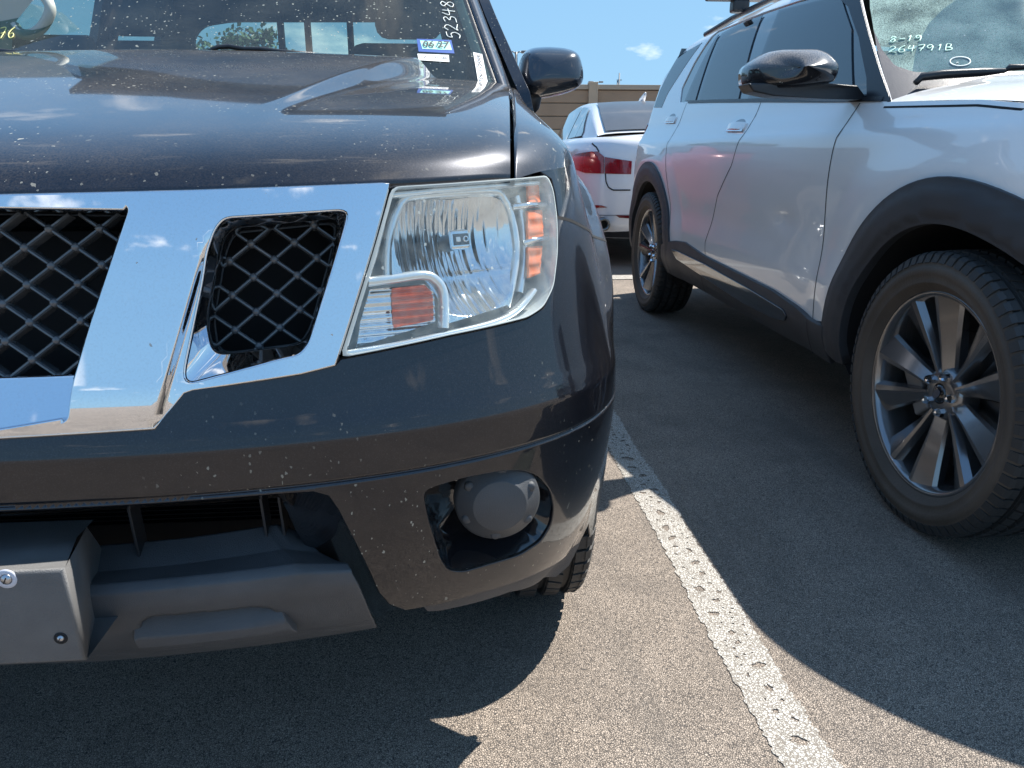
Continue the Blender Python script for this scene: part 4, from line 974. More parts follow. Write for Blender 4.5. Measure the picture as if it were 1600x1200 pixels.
# rear wall of the cab with the sliding window
YB = 4.06
def B_(x, z): return np.stack([x, YB + 0 * x, z + 0 * x], -1)
BS = Surf(B_, (-.9, .9), (.5, 1.9), sign=1, n=30)
if BS.N(np.array([0.]), np.array([1.]))[0][1] > 0: BS.sign = -1
rw = rnd(BS.poly([(300, 62), (316, 40), (360, 33), (675, 33), (690, 50), (694, 92), (310, 95)]), .04)
wb = sheet('cab_rear_wall', BS, [(-.82, .5), (.82, .5), (.82, 1.25), (.70, 1.80), (-.70, 1.80), (-.82, 1.25)], [rw], .1, INTER, truck, thick=.03)
sheet('rear_window', BS, rw, [], .2, CLEAR, wb, off=-.01, thick=0)
for px in (440, 482, 548):
    x = BS.inv(px, 60)[0]; MB().box((x, YB, 1.58), (.028, .03, .36)).build('window_post', DARK, wb, smooth=False)
# cabin
b = MB(); b.box((0, 2.45, 1.14), (1.46, .62, .12)); b.build('dashboard', INTER, truck, bevel=.03)
def seat(x, y):
    b = MB(); b.box((x, y, .80), (.50, .52, .22)); b.box((x, y + .30, 1.12), (.48, .16, .72), Matrix.Rotation(-.2, 3, 'X')); s = b.build('seat', INTER, truck, bevel=.06)
    MB().box((x, y + .40, 1.60), (.27, .11, .20)).build('headrest', INTER, s, bevel=.05)
seat(-.60, 3.0); seat(.46, 3.0)
RXm = Matrix.Translation((.42, 2.66, 1.16)) @ Matrix.Rotation(-1.15, 4, 'X')
b = MB(); pts = [RXm @ Vector((.18 * math.cos(a), .18 * math.sin(a), 0)) for a in np.linspace(0, 2 * math.pi, 33)]; b.tube(pts, .014, 8, cap=False); b.box(RXm @ Vector((0, 0, -.01)), (.13, .1, .05)); b.tube([RXm @ Vector((-.17, 0, 0)), RXm @ Vector((.17, 0, 0))], .014, 6); b.build('steering_wheel', DARK, truck)
MB().box((0, 3.4, 1.76), (1.3, 1.4, .02)).build('headliner', INTER, truck, smooth=False)
# far pillar trim with its grab handle, and the far door top
tr = [Vector(onY(px, py, 2.36)) for px, py in ((-110, -60), (70, -60), (58, -8), (20, 40), (18, 100), (-110, 110))]
b = MB(); b.add([t for t in tr] + [t + Vector((-.05, .06, 0)) for t in tr], [(0, 1, 2, 3, 4, 5), (0, 6, 7, 1), (1, 7, 8, 2), (2, 8, 9, 3), (3, 9, 10, 4)]); b.build('pillar_trim', LTTRIM, truck, smooth=False)
hp = [Vector(onY(px, py, Y)) for px, py, Y in ((64, -12, 2.36), (76, 4, 2.32), (78, 20, 2.31), (66, 42, 2.31), (48, 54, 2.31), (32, 52, 2.32), (24, 42, 2.35))]
b = MB(); b.tube([Vector([float(c) for c in p]) for p in sm_curve(hp, 5)], .014, 10); b.build('grab_handle', LTTRIM, truck)
q = Vector(onY(80, 84, 2.95)); b = MB(); b.box((q.x - .35, q.y, q.z - .12), (1.0, .05, .36)); b.build('seat_back_top', INTER, truck, bevel=.02)
# wiper arms
def on_ws(px, py, d): a, b_ = WD.inv(px, py); return Vector(WD.off(np.array([a]), np.array([b_]), np.array([d]))[0])
for pts, rr_ in (([(-60, 104), (0, 96), (25, 99), (60, 102), (150, 101), (250, 100)], .007), ([(330, 98), (345, 91), (362, 90), (385, 94), (410, 94), (440, 98), (520, 103)], .006)):
    b = MB(); b.tube([on_ws(x, y, .030) for x, y in pts], [rr_ * .8] + [rr_] * (len(pts) - 2) + [rr_ * .5], 8); wa = b.build('wiper', BLKPL, truck)
    b = MB(); b.tube([on_ws(x, y + 3, .018) for x, y in pts[-4:]] if pts[0][0] < 0 else [on_ws(190, 104, .014), on_ws(330, 101, .018), on_ws(500, 106, .014)], .005, 6); b.build('wiper_blade', simple('wiper_rubber', (.012, .012, .013), .4), wa)
b = MB(); G = [[(x, 2.02 + .1 * (x / .77)**2 + dy, 1.225 + dz + .055 * (1 - sstep(.45, .6, abs(x)))) for x in np.linspace(-.77, .77, 60)] for dy, dz in ((.02, -.03), (.07, -.012), (.14, -.01), (.2, .0))]
grid_mesh(np.array(G), 'cowl', BLKPL, truck)

# stickers and marker writing on the windscreen (print lies on the glass)
def wput(px, py, d=.002): return on_ws(px, py, d)
for k, (pp, m_, nm) in enumerate((([(651, 61), (705, 63), (710, 84), (654, 81)], BLUEST, 'registration_sticker'), ([(656, 64), (702, 66), (706, 79), (660, 77)], GREENST, 'sticker_panel'), ([(652, 85), (701, 87), (702, 98), (654, 95)], WHITEST, 'barcode_sticker'), ([(739, 83), (753, 86), (762, 131), (747, 130)], WHITEST, 'stock_number_sticker'))):
    b = MB(); c4 = [wput(x, y, .0010 + .0006 * k) for x, y in pp]; b.add(c4, [(0, 1, 2, 3)]); b.build(nm, m_, truck, smooth=False)
def px_text(name, txt, size_px, cx, cy, ex, ey, m_, d=.004, bold=0.):
    ex = np.array(ex, float); ey = np.array(ey, float)
    printed(name, txt, 1.0, m_, truck, lambda x, y, z: wput(*(np.array([cx, cy]) + ex * x * size_px + ey * y * size_px), d), ext=0, bold=bold)
px_text('sticker_print', '06 27', 16, 681, 71.5, (1.12, .03), (.0, -.78), BLACKINK, .0045, .02)
px_text('sticker_print', 'x', 7, 683, 72, (1, .03), (0, -1), BLACKINK, .0045, .02)
px_text('sticker_print', 'TX 77 M 186', 6.5, 678, 91.5, (1.2, .04), (0, -1), BLACKINK, .005)
px_text('sticker_print', 'TX11255A', 9.5, 750.5, 108, (-.13, -.99), (-1.05, -.2), BLACKINK, .006, .01)
ln_ = write('5234807', (719, 62), (-2.2, -11.5), (-21, -1.5), gap=1.05, seed=4)
ln_ = [[np.array([p[0] - 0, p[1]]) for p in L] for L in ln_]
strokes('marker_writing', [[q for q in L] for L in ln_], lambda x, y: wput(x, y, .002), .0013, WHITEINK, truck, label='white handwritten number on the windscreen')
strokes('marker_writing', write('76', (-4, 62), (13, -1), (4, -17), seed=2), lambda x, y: wput(x, y, .002), .0013, YELINK, truck, label='yellow handwritten mark on the windscreen')

# --- door mirror
mo = [(832, 71), (856, 69), (884, 71), (899, 76), (907, 86), (912, 112), (911, 128), (904, 138), (880, 146), (838, 154), (820, 150), (809, 140), (810, 118), (815, 90), (822, 77)]
mo = resamp(np.array(rnd(mo, 8)), 48, True)
cm = mo.mean(0); G = []
for sc, Y in ((.0, 2.335), (.45, 2.338), (.78, 2.350), (.93, 2.375), (1.0, 2.42), (1.01, 2.47), (.99, 2.515), (.96, 2.52), (.93, 2.505), (.05, 2.50)):
    G.append([onY(*(cm + (q - cm)), 2.42) for q in mo]); G[-1] = [np.array([0, 0, 0.]) + np.array([(np.array(onY(*cm, 2.42)) + (p - onY(*cm, 2.42)) * sc)[0], Y, (np.array(onY(*cm, 2.42)) + (p - onY(*cm, 2.42)) * sc)[2]]) for p in G[-1]]
G = np.array(G)
# a flat face with a shoulder line, like the moulded cap
for i in range(len(G)):
    for j in range(G.shape[1]):
        v = (G[i, j, 2] - G[4, :, 2].min()) / (G[4, :, 2].max() - G[4, :, 2].min())
        G[i, j, 1] += .030 * sstep(.78, 1.0, v) + .02 * sstep(.22, 0, v) + .045 * (v - .5) * (i < 5)
MIR = simple('dark_mirror_cap', (.030, .035, .045), .22, .2, coat=1., bump=.1)
mm = grid_mesh(G, 'door_mirror', MIR, truck, closed=True); mm.modifiers.new('sub', 'SUBSURF').levels = 1; mir(mm)
gm = [G[8, j] * .98 + G[8].mean(0) * .02 for j in range(0, 48, 2)]; b = MB(); b.add([g_ + np.array([0, .01, 0]) for g_ in gm], [tuple(range(len(gm)))]); mir(b.build('mirror_glass', CUP, mm, smooth=False))
a0 = np.array(onY(832, 152, 2.44)); b = MB(); b.tube([a0 + [0, 0, .03], a0 + [-.005, .01, -.02], a0 + [-.04, .03, -.06], a0 + [-.11, .06, -.07]], [.035, .03, .03, .04], 12); mir(b.build('mirror_arm', BLKPL, mm))

# the pickup's other half
for o in MIRQ:
    vx = min(v.co.x for v in o.data.vertices)
    if vx < .012:
        m = o.modifiers.new('mirror', 'MIRROR'); m.use_axis = (True, False, False); m.use_mirror_merge = True; m.merge_threshold = .0006
        if len(o.modifiers) > 1:
            pass
for o in MIRQ:
    if min(v.co.x for v in o.data.vertices) >= .012 and (o.parent not in MIRQ or min(v.co.x for v in o.parent.data.vertices) < .012): twin(o, o.parent, 0.)
# ================================================================== the white crossover on the right
XC = 2.98
suv = empty('crossover', 'white crossover with black mirrors, charcoal arch cladding and gunmetal wheels at the right', 'crossover', (XC, 1.97, 0))
fz = pch([.28, .36, .45, .60, .72, .85, .98, 1.06, 1.118, 1.126, 1.18, 1.22, 1.30, 1.50, 1.65, 1.73, 1.79], [2.03, 1.985, 1.958, 1.950, 1.957, 1.949, 1.943, 1.946, 1.955, 1.962, 1.992, 2.012, 2.035, 2.10, 2.16, 2.205, 2.29])
def E_(y, z):
    g = .78 * (np.maximum(1.94 - y, 0) / .89)**2.1 + .44 * (np.maximum(y - 5.56, 0) / .41)**2.3 * (1 - .55 * sstep(1.2, 1.6, z)) + .02 * ((y - 3.5) / 2.5)**2
    r = np.minimum(np.hypot(y - 1.97, z - .42), np.hypot(y - 5.13, z - .42))
    bul = -.016 * sstep(.80, .60, r) * sstep(1.15, 1.0, z)
    dent = .006 * np.exp(-(((y - 3.02) / .10)**2 + ((z - .80) / .045)**2)) - .004 * np.exp(-(((y - 2.9) / .2)**2 + ((z - .72) / .05)**2))
    return np.stack([fz(z) + g + bul + dent, y + 0 * z, z + 0 * y], -1)
E = Surf(E_, (1.0, 6.0), (.3, 1.79), sign=1, n=200)
if E.N(np.array([3.]), np.array([.7]))[0][0] > 0: E = Surf(E_, (1.0, 6.0), (.3, 1.79), sign=-1, n=200)
def EP(Q): return E.poly(Q)
FY, RY, ZC = 1.97, 5.13, .40
def arc(cy, r, a0, a1, n=26, k=1.0): return [(cy + r * math.cos(a), ZC + k * r * math.sin(a)) for a in np.linspace(a0, a1, n)]
ct = EP([(1041, 383), (1056, 377), (1072, 379), (1102, 400), (1160, 429), (1210, 454), (1247, 479), (1268, 503)])
dlo = EP([(1062, 160), (1065, 138), (1085, 97), (1122, 48), (1193, 19), (1247, 1)]) + [(3.25, 1.668), (2.98, 1.58), (2.62, 1.31), (2.47, 1.218), (2.56, 1.224)] + EP([(1345, 156), (1200, 158)])
dlo = [dlo[0]] + dlo[1:6] + [(3.42, 1.69), (3.22, 1.70)] + [(3.0, 1.60), (2.80, 1.46), (2.64, 1.335), (2.505, 1.222)] + EP([(1356, 156), (1200, 158.5)])
ro, ri = .595, .475
body = [(1.03, .58), (1.02, .90), (1.10, .99), (1.30, 1.075), (1.6, 1.145), (2.0, 1.190), (2.47, 1.212), (2.62, 1.325), (3.0, 1.612), (3.24, 1.735), (3.6, 1.775), (4.3, 1.79), (5.0, 1.775), (5.32, 1.72), (5.62, 1.55), (5.80, 1.36), (5.95, 1.10), (5.97, .62), (5.80, .55)]
body += arc(RY, ro - .02, .25, math.pi - .18) + [(4.60, .53)] + [(a, b - .012) for a, b in ct[1:-1]] + [(2.66, .46)] + arc(FY, ro - .02, .14, math.pi - .3)
dl_in = [(a, b) for a, b in dlo]
sb = sheet('body_side', E, body, [dl_in], .028, WHITEP, suv, thick=.02)
def both(o): TW.append(o); return o
TW = [sb]
both(sheet('window_surround', E, dlo, [], .05, BLKP, suv, off=-.006, thick=.01))
gz = [('quarter_glass', [(1070, 157), (1081, 130), (1120, 56), (1123, 54), (1086, 157)]), ('rear_door_glass', [(1090, 157), (1128, 52), (1150, 40), (1191, 24), (1153, 156)])]
for nm, q in gz: both(sheet(nm, E, EP(q), [], .04, TINT if nm != 'x' else TINT, suv, off=.000, thick=.003))
a_ = EP([(1168, 155.5), (1208, 38), (1217, 16)]); b_ = [(3.33, 1.66), (3.18, 1.655), (2.93, 1.49)] + EP([(1332, 143), (1333, 155)])
both(sheet('front_door_glass', E, a_ + b_, [], .04, TINT, suv, off=.0, thick=.003))
b_ = EP([(1335, 140), (1300, 100)]); tri = [b_[0], EP([(1356, 155)])[0], (2.66, 1.234)]
both(sheet('d_pillar_glass', E, EP([(1022, 168), (1031, 142), (1060, 88), (1097, 67), (1043, 147), (1034, 168)]), [], .04, TINT, suv, off=.002, thick=.004))
# belt trim, door pillars
both(seam(E, [(4.73, 1.345), (4.2, 1.318), (3.5, 1.279), (2.9, 1.243), (2.5, 1.222)], .016, BLKPL, 'belt_moulding', suv, off=.004, ab=True))
# A pillar outer strip
both(sheet('a_pillar', E, [(2.60, 1.222), (2.66, 1.30), (2.84, 1.452), (3.04, 1.585), (3.30, 1.69), (3.26, 1.742), (3.22, 1.733), (2.995, 1.617), (2.61, 1.330), (2.452, 1.2135)], [], .03, simple('dark_pillar_film', (.016, .019, .028), .3, spec=.3), suv, off=.002, thick=.006, xa=(), lip=.001))
# door joints
for q in ([(2.665, .455), (2.667, .60), (2.669, .75), (2.668, .92), (2.662, 1.06), (2.652, 1.15), (2.64, 1.218)], [(3.925, .53), (3.94, .60), (3.80, .85), (3.62, 1.0), (3.56, 1.15), (3.545, 1.28)], [(4.56, .55), (4.60, .75), (4.72, .95), (4.80, 1.1), (4.76, 1.34)], [(2.47, 1.196), (2.0, 1.176), (1.6, 1.13), (1.3, 1.06)]):
    both(seam(E, q, .006, DARK, 'door_joint', suv, off=.0006, ab=True))
# handles
for q, nm in (([(1039, 178), (1058, 178), (1058, 196), (1041, 196)], 0), ([(1137, 190), (1168, 190), (1168, 207), (1138, 206)], 1)):
    pp = np.array(EP(q)); c_ = pp.mean(0)
    cup = [(c_[0] + .085 * math.cos(a), c_[1] + .005 + .030 * math.sin(a)) for a in np.linspace(0, 2 * math.pi, 20, endpoint=False)]
    o = both(sheet('door_handle', E, rnd([(c_[0] - .115, c_[1] - .018), (c_[0] + .115, c_[1] - .012), (c_[0] + .115, c_[1] + .016), (c_[0] - .115, c_[1] + .012)], .012), [], .02, WHITEP, suv, thick=.012, offf=lambda a, b, c_=c_: .006 + .012 * (1 - ((a - c_[0]) / .125)**2)))
    both(sheet('handle_recess', E, cup, [], .03, simple('recess_grey', (.25, .27, .29), .4, coat=.6), suv, off=.001, thick=.002))
    both(sheet('handle_strip', E, rnd([(c_[0] - .110, c_[1] - .026), (c_[0] + .110, c_[1] - .020), (c_[0] + .110, c_[1] - .013), (c_[0] - .110, c_[1] - .019)], .003), [], .03, CHROME, suv, off=.010, thick=.004))
# tail lamp
both(sheet('tail_lamp', E, rnd([(5.60, 1.24), (5.70, 1.16), (5.86, 1.06), (5.96, 1.10), (5.97, 1.27), (5.8, 1.29)], .02), [], .03, RED, suv, off=.006, thick=.01))
# cladding
def tri_off(r0, r1, cy):
    def f(a, b):
        r = np.hypot(a - cy, b - ZC); t = (r - r0) / (r1 - r0); return .010 + .012 * sstep(0, .25, t) - .010 * sstep(.6, 1, t)
    return f
for cy, e in ((FY, -.10), (RY, -.10)):
    both(sheet('arch_cladding', E, arc(cy, ro, -.02 if cy == FY else .06, math.pi + .08, 46) + arc(cy, ri, math.pi + .12, -.10, 46), [], .024, CLAD, suv, thick=.03, offf=tri_off(ri, ro, cy), lip=.003))
    both(ring('arch_liner', E, [(arc(cy, ri, -.35, math.pi + .35, 40), .004), (arc(cy, ri, -.35, math.pi + .35, 40), -.03), (arc(cy, ri + .02, -.35, math.pi + .35, 40), -.45), (arc(cy, .02, -.35, math.pi + .35, 40), -.45)], DARK, suv, closed=False, n=60))
rock = [(4.70, .50), (4.63, .525)] + [(a, b) for a, b in ct[1:-1]] + [(2.68, .462), (2.545, .462), (2.545, .33), (3.0, .325), (4.0, .335), (4.70, .335)]
gaps = sheet('rocker_cladding', E, rock[::-1], [], .03, CLAD, suv, thick=.04, offf=lambda a, b: .012 + .008 * np.sin((b - .33) / .2 * math.pi), lip=.004); both(gaps)
st_ = EP([(1055, 390), (1060, 391), (1106, 412), (1176, 450), (1231, 483), (1237, 492), (1234, 498), (1214, 493), (1166, 469), (1106, 431), (1063, 404)])
both(sheet('rocker_trim_strip', E, rnd(st_, .01), [], .03, BLKP, suv, off=.026, thick=.01, lip=.003))
for q in ([(3.93, .53), (3.94, .34)], [(2.665, .46), (2.67, .34)]): both(seam(E, q, .006, DARK, 'cladding_joint', suv, off=.022, ab=True))

# wheels
def suv_wheel(loc, side, rot):
    R, W_, rim = .404, .245, .290; RX = Matrix.Rotation(math.pi / 2, 4, 'Y')
    w = MB().lathe([(rim + .004, .094), (rim + .002, .100), (rim - .004, .101), (rim - .012, .096), (rim - .018, .080), (rim - .022, .04), (rim - .035, -.09)], RX, 96)
    wh = w.build('wheel', GUN, suv); wh.location = loc; wh.rotation_euler = (rot, 0, math.pi if side < 0 else 0); wh.matrix_parent_inverse = Matrix.Translation(-Vector(suv.location))
    tyre_parts(wh, R, W_, rim, RUBBER, DUSTRUB, nblk=72)
    MB().lathe([(.0, -.02), (.17, -.02), (.172, -.03)], RX, 48).build('brake_disc', simple('worn_brake_disc', (.10, .10, .10), .4, .8), wh)
    MB().lathe([(.0, -.06), (rim - .03, -.06)], RX, 40).build('wheel_well_back', DARK, wh)
    MB().box((.01, -.14, .07), (.06, .07, .16)).build('brake_caliper', simple('grey_caliper', (.22, .22, .22), .5, .4), wh, bevel=.01)
    MB().lathe([(.030, .066), (.052, .064), (.070, .058), (.078, .045), (.08, .0)], RX, 40, cap0=False).build('hub', GUN, wh)
    for k in range(5):
        for s in (-1, 1):
            a = 2 * math.pi * k / 5 + s * math.radians(13.5)
            V = []
            for r, wo, wi, xf_, off in ((.045, .018, .012, .060, 0), (.13, .030, .018, .070, .0), (.21, .050, .027, .084, .0), (.287, .072, .034, .097, .0)):
                # outer flank slopes back from the ridge, inner flank is steep
                t = np.array([math.cos(a), math.sin(a)]); nn_ = np.array([-math.sin(a), math.cos(a)]) * s
                base = t * r
                for q, dx in ((-wi, -.020), (-wi * .62, -.002), (-wi * .1, .0), (wo * .86, -.022), (wo, -.032), (wo * .8, -.060), (-wi * .8, -.060)):
                    p = base + nn_ * (q - .0); V.append((xf_ + dx, p[0], p[1]))
            n = 7; Fc = [(i * n + j, i * n + (j + 1) % n, (i + 1) * n + (j + 1) % n, (i + 1) * n + j) for i in range(3) for j in range(n)]
            if s < 0: pass
            sp = sharp(mesh('spoke', V, Fc, GUN, wh, smooth=True), 24)
        a = 2 * math.pi * (k + .5) / 5; q = Matrix.Translation((0, .054 * math.cos(a), .054 * math.sin(a))) @ RX
        MB().lathe([(0, .086), (.0085, .084), (.0125, .072), (.0135, .050)], q, 6).build('lug_nut', CHROME, wh, smooth=False)
    MB().lathe([(.0, .074), (.016, .073), (.024, .070), (.028, .064), (.030, .05)], RX, 32).build('centre_cap', BLKP, wh)
    E3 = [Matrix.Identity(4) @ Vector((.0755, .017 * math.cos(a), .0105 * math.sin(a))) for a in np.linspace(0, 2 * math.pi, 25)]
    b = MB(); b.add(E3[:-1], [tuple(range(24))]); b.tube(E3, .0011, 5, cap=False); b.build('badge', simple('badge_blue_grey', (.07, .09, .13), .25, .6), wh, smooth=False)
    return wh
for (y, s) in ((FY, -1), (RY, -1), (FY, 1), (RY, 1)):
    suv_wheel((1.952 + .100 if s < 0 else 2 * XC - 1.952 - .100, y - .028, .402), s, math.radians(38) if y == FY else math.radians(20))

# roof, bonnet, glass, ends
def edge_pt(y, z): return E_(np.array([y]), np.array([z]))[0]
G = []
for y, z in ((3.24, 1.735), (3.6, 1.775), (4.3, 1.79), (5.0, 1.775), (5.32, 1.72)):
    p = edge_pt(y, z); G.append([(p[0] + (XC - p[0]) * t, y - .28 * (1 - (1 - t)**2) * (1 if y < 3.3 else 0) , z + .045 * math.sin(t * math.pi / 2)) for t in np.linspace(0, 1, 16)])
both(grid_mesh(np.array(G), 'roof', WHITEP, suv, subd=1))
tb = [(edge_pt(y, z)[0] + .07, y, z + .055) for y, z in ((3.5, 1.75), (3.7, 1.78), (4.3, 1.79), (4.9, 1.78), (5.2, 1.725))]
both(MB().tube(tb, .017, 8).build('roof_rail', BLKPL, suv))
for y in (3.75, 4.75):
    x = edge_pt(y, 1.785)[0] - .04; b = MB(); b.box((XC, y, 1.915), (2 * (XC - x) + .24, .085, .028)); o = b.build('cross_bar', BLKPL, suv, bevel=.012)
    for s in (1, -1):
        b = MB(); b.box((XC + s * (XC - x - .08), y, 1.872), (.10, .075, .07)); b.build('bar_foot', BLKPL, o, bevel=.015)
ztop = pch([1.02, 1.10, 1.30, 1.6, 2.0, 2.47], [.90, .99, 1.075, 1.145, 1.190, 1.212])
G = []
for t in np.linspace(0, 1, 40):
    q = 1 - (1 - t)**1.0; row = []
    for y in np.linspace(1.03, 2.47, 40):
        z = float(ztop(y)); p = edge_pt(y, z); yr = y + (-.20 * t * (2 - t)) * sstep(1.9, 2.47, y) - .10 * t * sstep(2.0, 1.03, y)
        row.append((p[0] + (XC - p[0]) * t, yr, z + .075 * (1 - math.exp(-t / .17)) * float(sstep(1.03, 1.9, y) * .7 + .3) + .01 * float(sstep(.18, .28, t) - sstep(.5, .8, t))))
    G.append(row)
both(grid_mesh(np.array(G), 'bonnet', WHITEP, suv))
def V_(x, z): return np.stack([x, 2.27 + .235 * (np.abs(x - XC) / .93)**2.2 + (z - 1.215) * 1.33, z + 0 * x], -1)
VS = Surf(V_, (2.0, 3.96), (1.15, 1.8), sign=1, n=90)
if VS.N(np.array([XC]), np.array([1.4]))[0][1] > 0: VS = Surf(V_, (2.0, 3.96), (1.15, 1.8), sign=-1, n=90)
wl_ = [(2.045, 1.17), (2.052, 1.24), (2.095, 1.40), (2.15, 1.56), (2.22, 1.72)]
full = wl_ + [(2 * XC - x, z) for x, z in wl_[::-1]]
glin = rnd([VS.inv(*q) for q in ((1352, 4), (1362, 40), (1378, 78), (1398, 103), (1428, 113), (1500, 113), (1598, 112))], .01, closed=False)
frit_in = [(2.19, 1.66)] + [(float(a), float(b)) for a, b in glin]
fi = frit_in + [(XC, frit_in[-1][1] + .002)] + [(2 * XC - a, b) for a, b in frit_in[::-1]]
wsf = sheet('windscreen', VS, full, [], .04, WIN2, suv, thick=0)
sheet('windscreen_border', VS, full, [fi], .04, simple('dusty_black_glass_border', (.040, .035, .042), .35, coat=.5, bump=.3, bscale=400, var=.3), wsf, off=.0015, thick=0)
wc = [VS.inv(*q) for q in ((1426, 112), (1430, 84), (1437, 62), (1452, 36), (1474, 14), (1500, -4), (1560, -30))]
WIPED = glass('wiped_windscreen_glass', tint=(.5, .66, .66), dust=.45, dirt=(.45, .52, .55), speck=.05, ior=1.9)
ar2 = [(float(a), float(b)) for a, b in wc] + [(3.2, 1.70), (3.5, 1.5), (3.6, 1.285)]
b = MB(); G = []
# deep cowl below the glass
both(grid_mesh(np.array([[(x, 2.22 + .235 * (abs(x - XC) / .93)**2.2 + dy, 1.205 + dz + .06 * (1 - math.exp(-(abs(abs(x - XC) - .93)) / .16)) * 1.0) for x in np.linspace(2.04, XC, 40)] for dy, dz in ((-.01, -.02), (.04, -.012), (.10, -.008), (.16, .01))]), 'cowl', BLKPL, suv))
# wiped swath: a thinner coat of dust over the glass, outlined by the rubber's path
swp = sheet('wiper_swath', VS, ar2, [], .05, simple('thin_dust_film', (.3, .36, .42), .5), wsf, off=.001, thick=0); swp.data.materials[0] = WIPED
# ends
def bandgrid(ya, name, m, z0=.35, z1=.95):
    G = []
    for z in np.linspace(z0, z1, 24):
        p = edge_pt(ya, min(z, 1.7)); s_ = -1 if ya < 3 else 1
        G.append([(p[0] + (XC - p[0]) * t, ya + s_ * .12 * math.sin(t * math.pi / 2) + s_ * .03 * math.sin((z - z0) / (z1 - z0) * math.pi), z) for t in np.linspace(0, 1, 12)])
    return both(grid_mesh(np.array(G), name, m, suv))
bandgrid(1.03, 'front_fascia', WHITEP, .34, .90); bandgrid(5.965, 'tailgate', WHITEP, .40, 1.25)
b = MB(); b.box((XC, .93, .70), (1.2, .06, .34)); b.build('grille', BLKPL, suv, bevel=.03)
for s in (-1, 1):
    b = MB(); b.box((XC + s * .72, .97, .84), (.34, .14, .12)); b.build('headlamp', CLEAR, suv, bevel=.03)
G = []
for t in np.linspace(0, 1, 10): G.append([(XC + s * (.83 - .03 * t), 5.93 - .55 * t + .04 * (1 - s * s), 1.22 + .50 * t) for s in np.linspace(-1, 1, 14)])
grid_mesh(np.array(G), 'rear_glass', TINT, suv)
b = MB(); b.box((XC, 3.5, .36), (1.7, 4.6, .10)); b.box((XC, 1.7, .7), (1.1, 1.1, .5)); b.build('underbody', DARK, suv, smooth=False)
b = MB(); b.box((2.25, 4.60, .33), (.25, .5, .12)); b.build('exhaust_box', simple('dull_exhaust', (.12, .10, .09), .7), suv, bevel=.03)
# cabin
b = MB(); b.box((XC, 2.95, 1.12), (1.7, .75, .16)); b.build('dashboard', INTER, suv, bevel=.04)
for x in (2.52, 3.42):
    b = MB(); b.box((x, 3.7, .95), (.52, .55, .2)); b.box((x, 3.98, 1.2), (.5, .16, .6)); s_ = b.build('seat', INTER, suv, bevel=.06); MB().box((x, 4.02, 1.56), (.27, .11, .16)).build('headrest', INTER, s_, bevel=.04)
b = MB(); b.box((XC, 4.9, .95), (1.6, .15, .6)); b.build('rear_bench', INTER, suv, bevel=.04)
MB().box((XC, 4.1, 1.72), (1.45, 1.9, .02)).build('headliner', simple('pale_headliner', (.4, .41, .4), .8), suv, smooth=False)
b = MB(); b.box((XC, 3.9, .62), (1.7, 3.0, .04)); b.build('cabin_floor', DARK, suv, smooth=False)
# door mirror
mo = [(1167, 121), (1169, 105), (1181, 93), (1206, 79), (1227, 76), (1277, 77), (1290, 84), (1297, 99), (1296, 119), (1289, 133), (1250, 138), (1200, 141), (1174, 137)]
mo = [(1232 + (x - 1232) * .95, y) for x, y in mo]; mo[0] = (1172, 128); YM = 2.62; mo = resamp(np.array(rnd(mo, 7)), 44, True); c0 = np.array(onY(*mo.mean(0), YM)); base = [np.array(onY(*q, YM)) for q in mo]; G = []
for sc, Y in ((.0, 2.51), (.45, 2.515), (.80, 2.53), (.95, 2.56), (1.0, 2.61), (1.0, 2.67), (.97, 2.71), (.92, 2.70), (.05, 2.69)):
    G.append([(c0[0] + (p[0] - c0[0]) * sc, Y - .03 * (p[0] - c0[0]) / .14, c0[2] + (p[2] - c0[2]) * sc) for p in base])
    if Y < 2.65: G[-1] = [(x, y + .95 * max(z - c0[2] - .004, 0) * (1 if sc < 1 else .6), z) for x, y, z in G[-1]]
sm_ = grid_mesh(np.array(G), 'door_mirror', paint('dusty_gloss_black_paint', (.006, .006, .008), dust=1.3, metal=0, rough=.2, flake=0, speckd=.1, dustcol=(.36, .33, .31)), suv, closed=True); both(sm_)
hz_ = float(onY(1230, 133, YM)[2])
wq = [(1169, 130), (1230, 128), (1292, 130), (1340, 133), (1357, 156), (1290, 154.5), (1210, 150), (1177, 143)]
w0 = [onY(x, y, YM - .06 + .08 * (x > 1300)) for x, y in wq]; w1_ = [p + np.array([0, .10, 0]) for p in w0]; n_ = len(wq)
both(MB().add(w0 + w1_, [tuple(range(n_)), tuple(range(2 * n_ - 1, n_ - 1, -1))] + [(i, i + n_, (i + 1) % n_ + n_, (i + 1) % n_) for i in range(n_)]).build('mirror_arm', BLKPL, suv, bevel=.006))
g2 = [(c0[0] + (p[0] - c0[0]) * .9, 2.695, c0[2] + (p[2] - c0[2]) * .9) for p in base]; both(MB().add(g2, [tuple(range(len(g2)))]).build('mirror_glass', CUP, suv, smooth=False))
# wiper
def on_vs(px, py, d): a, b_ = VS.inv(px, py); return Vector(VS.off(np.array([a]), np.array([b_]), np.array([d]))[0])
b = MB(); b.tube([on_vs(1429, 138, .02), on_vs(1438, 131, .026), on_vs(1470, 129, .030), on_vs(1530, 126, .030), on_vs(1566, 122, .026)], [.010, .013, .014, .013, .007], 8); wp = b.build('wiper', BLKPL, suv)
b = MB(); b.tube([on_vs(1566, 121, .024), on_vs(1572, 118, .028), on_vs(1600, 118, .030), on_vs(1680, 116, .03)], [.006, .011, .008, .008], 8); b.build('wiper_link', BLKPL, wp)
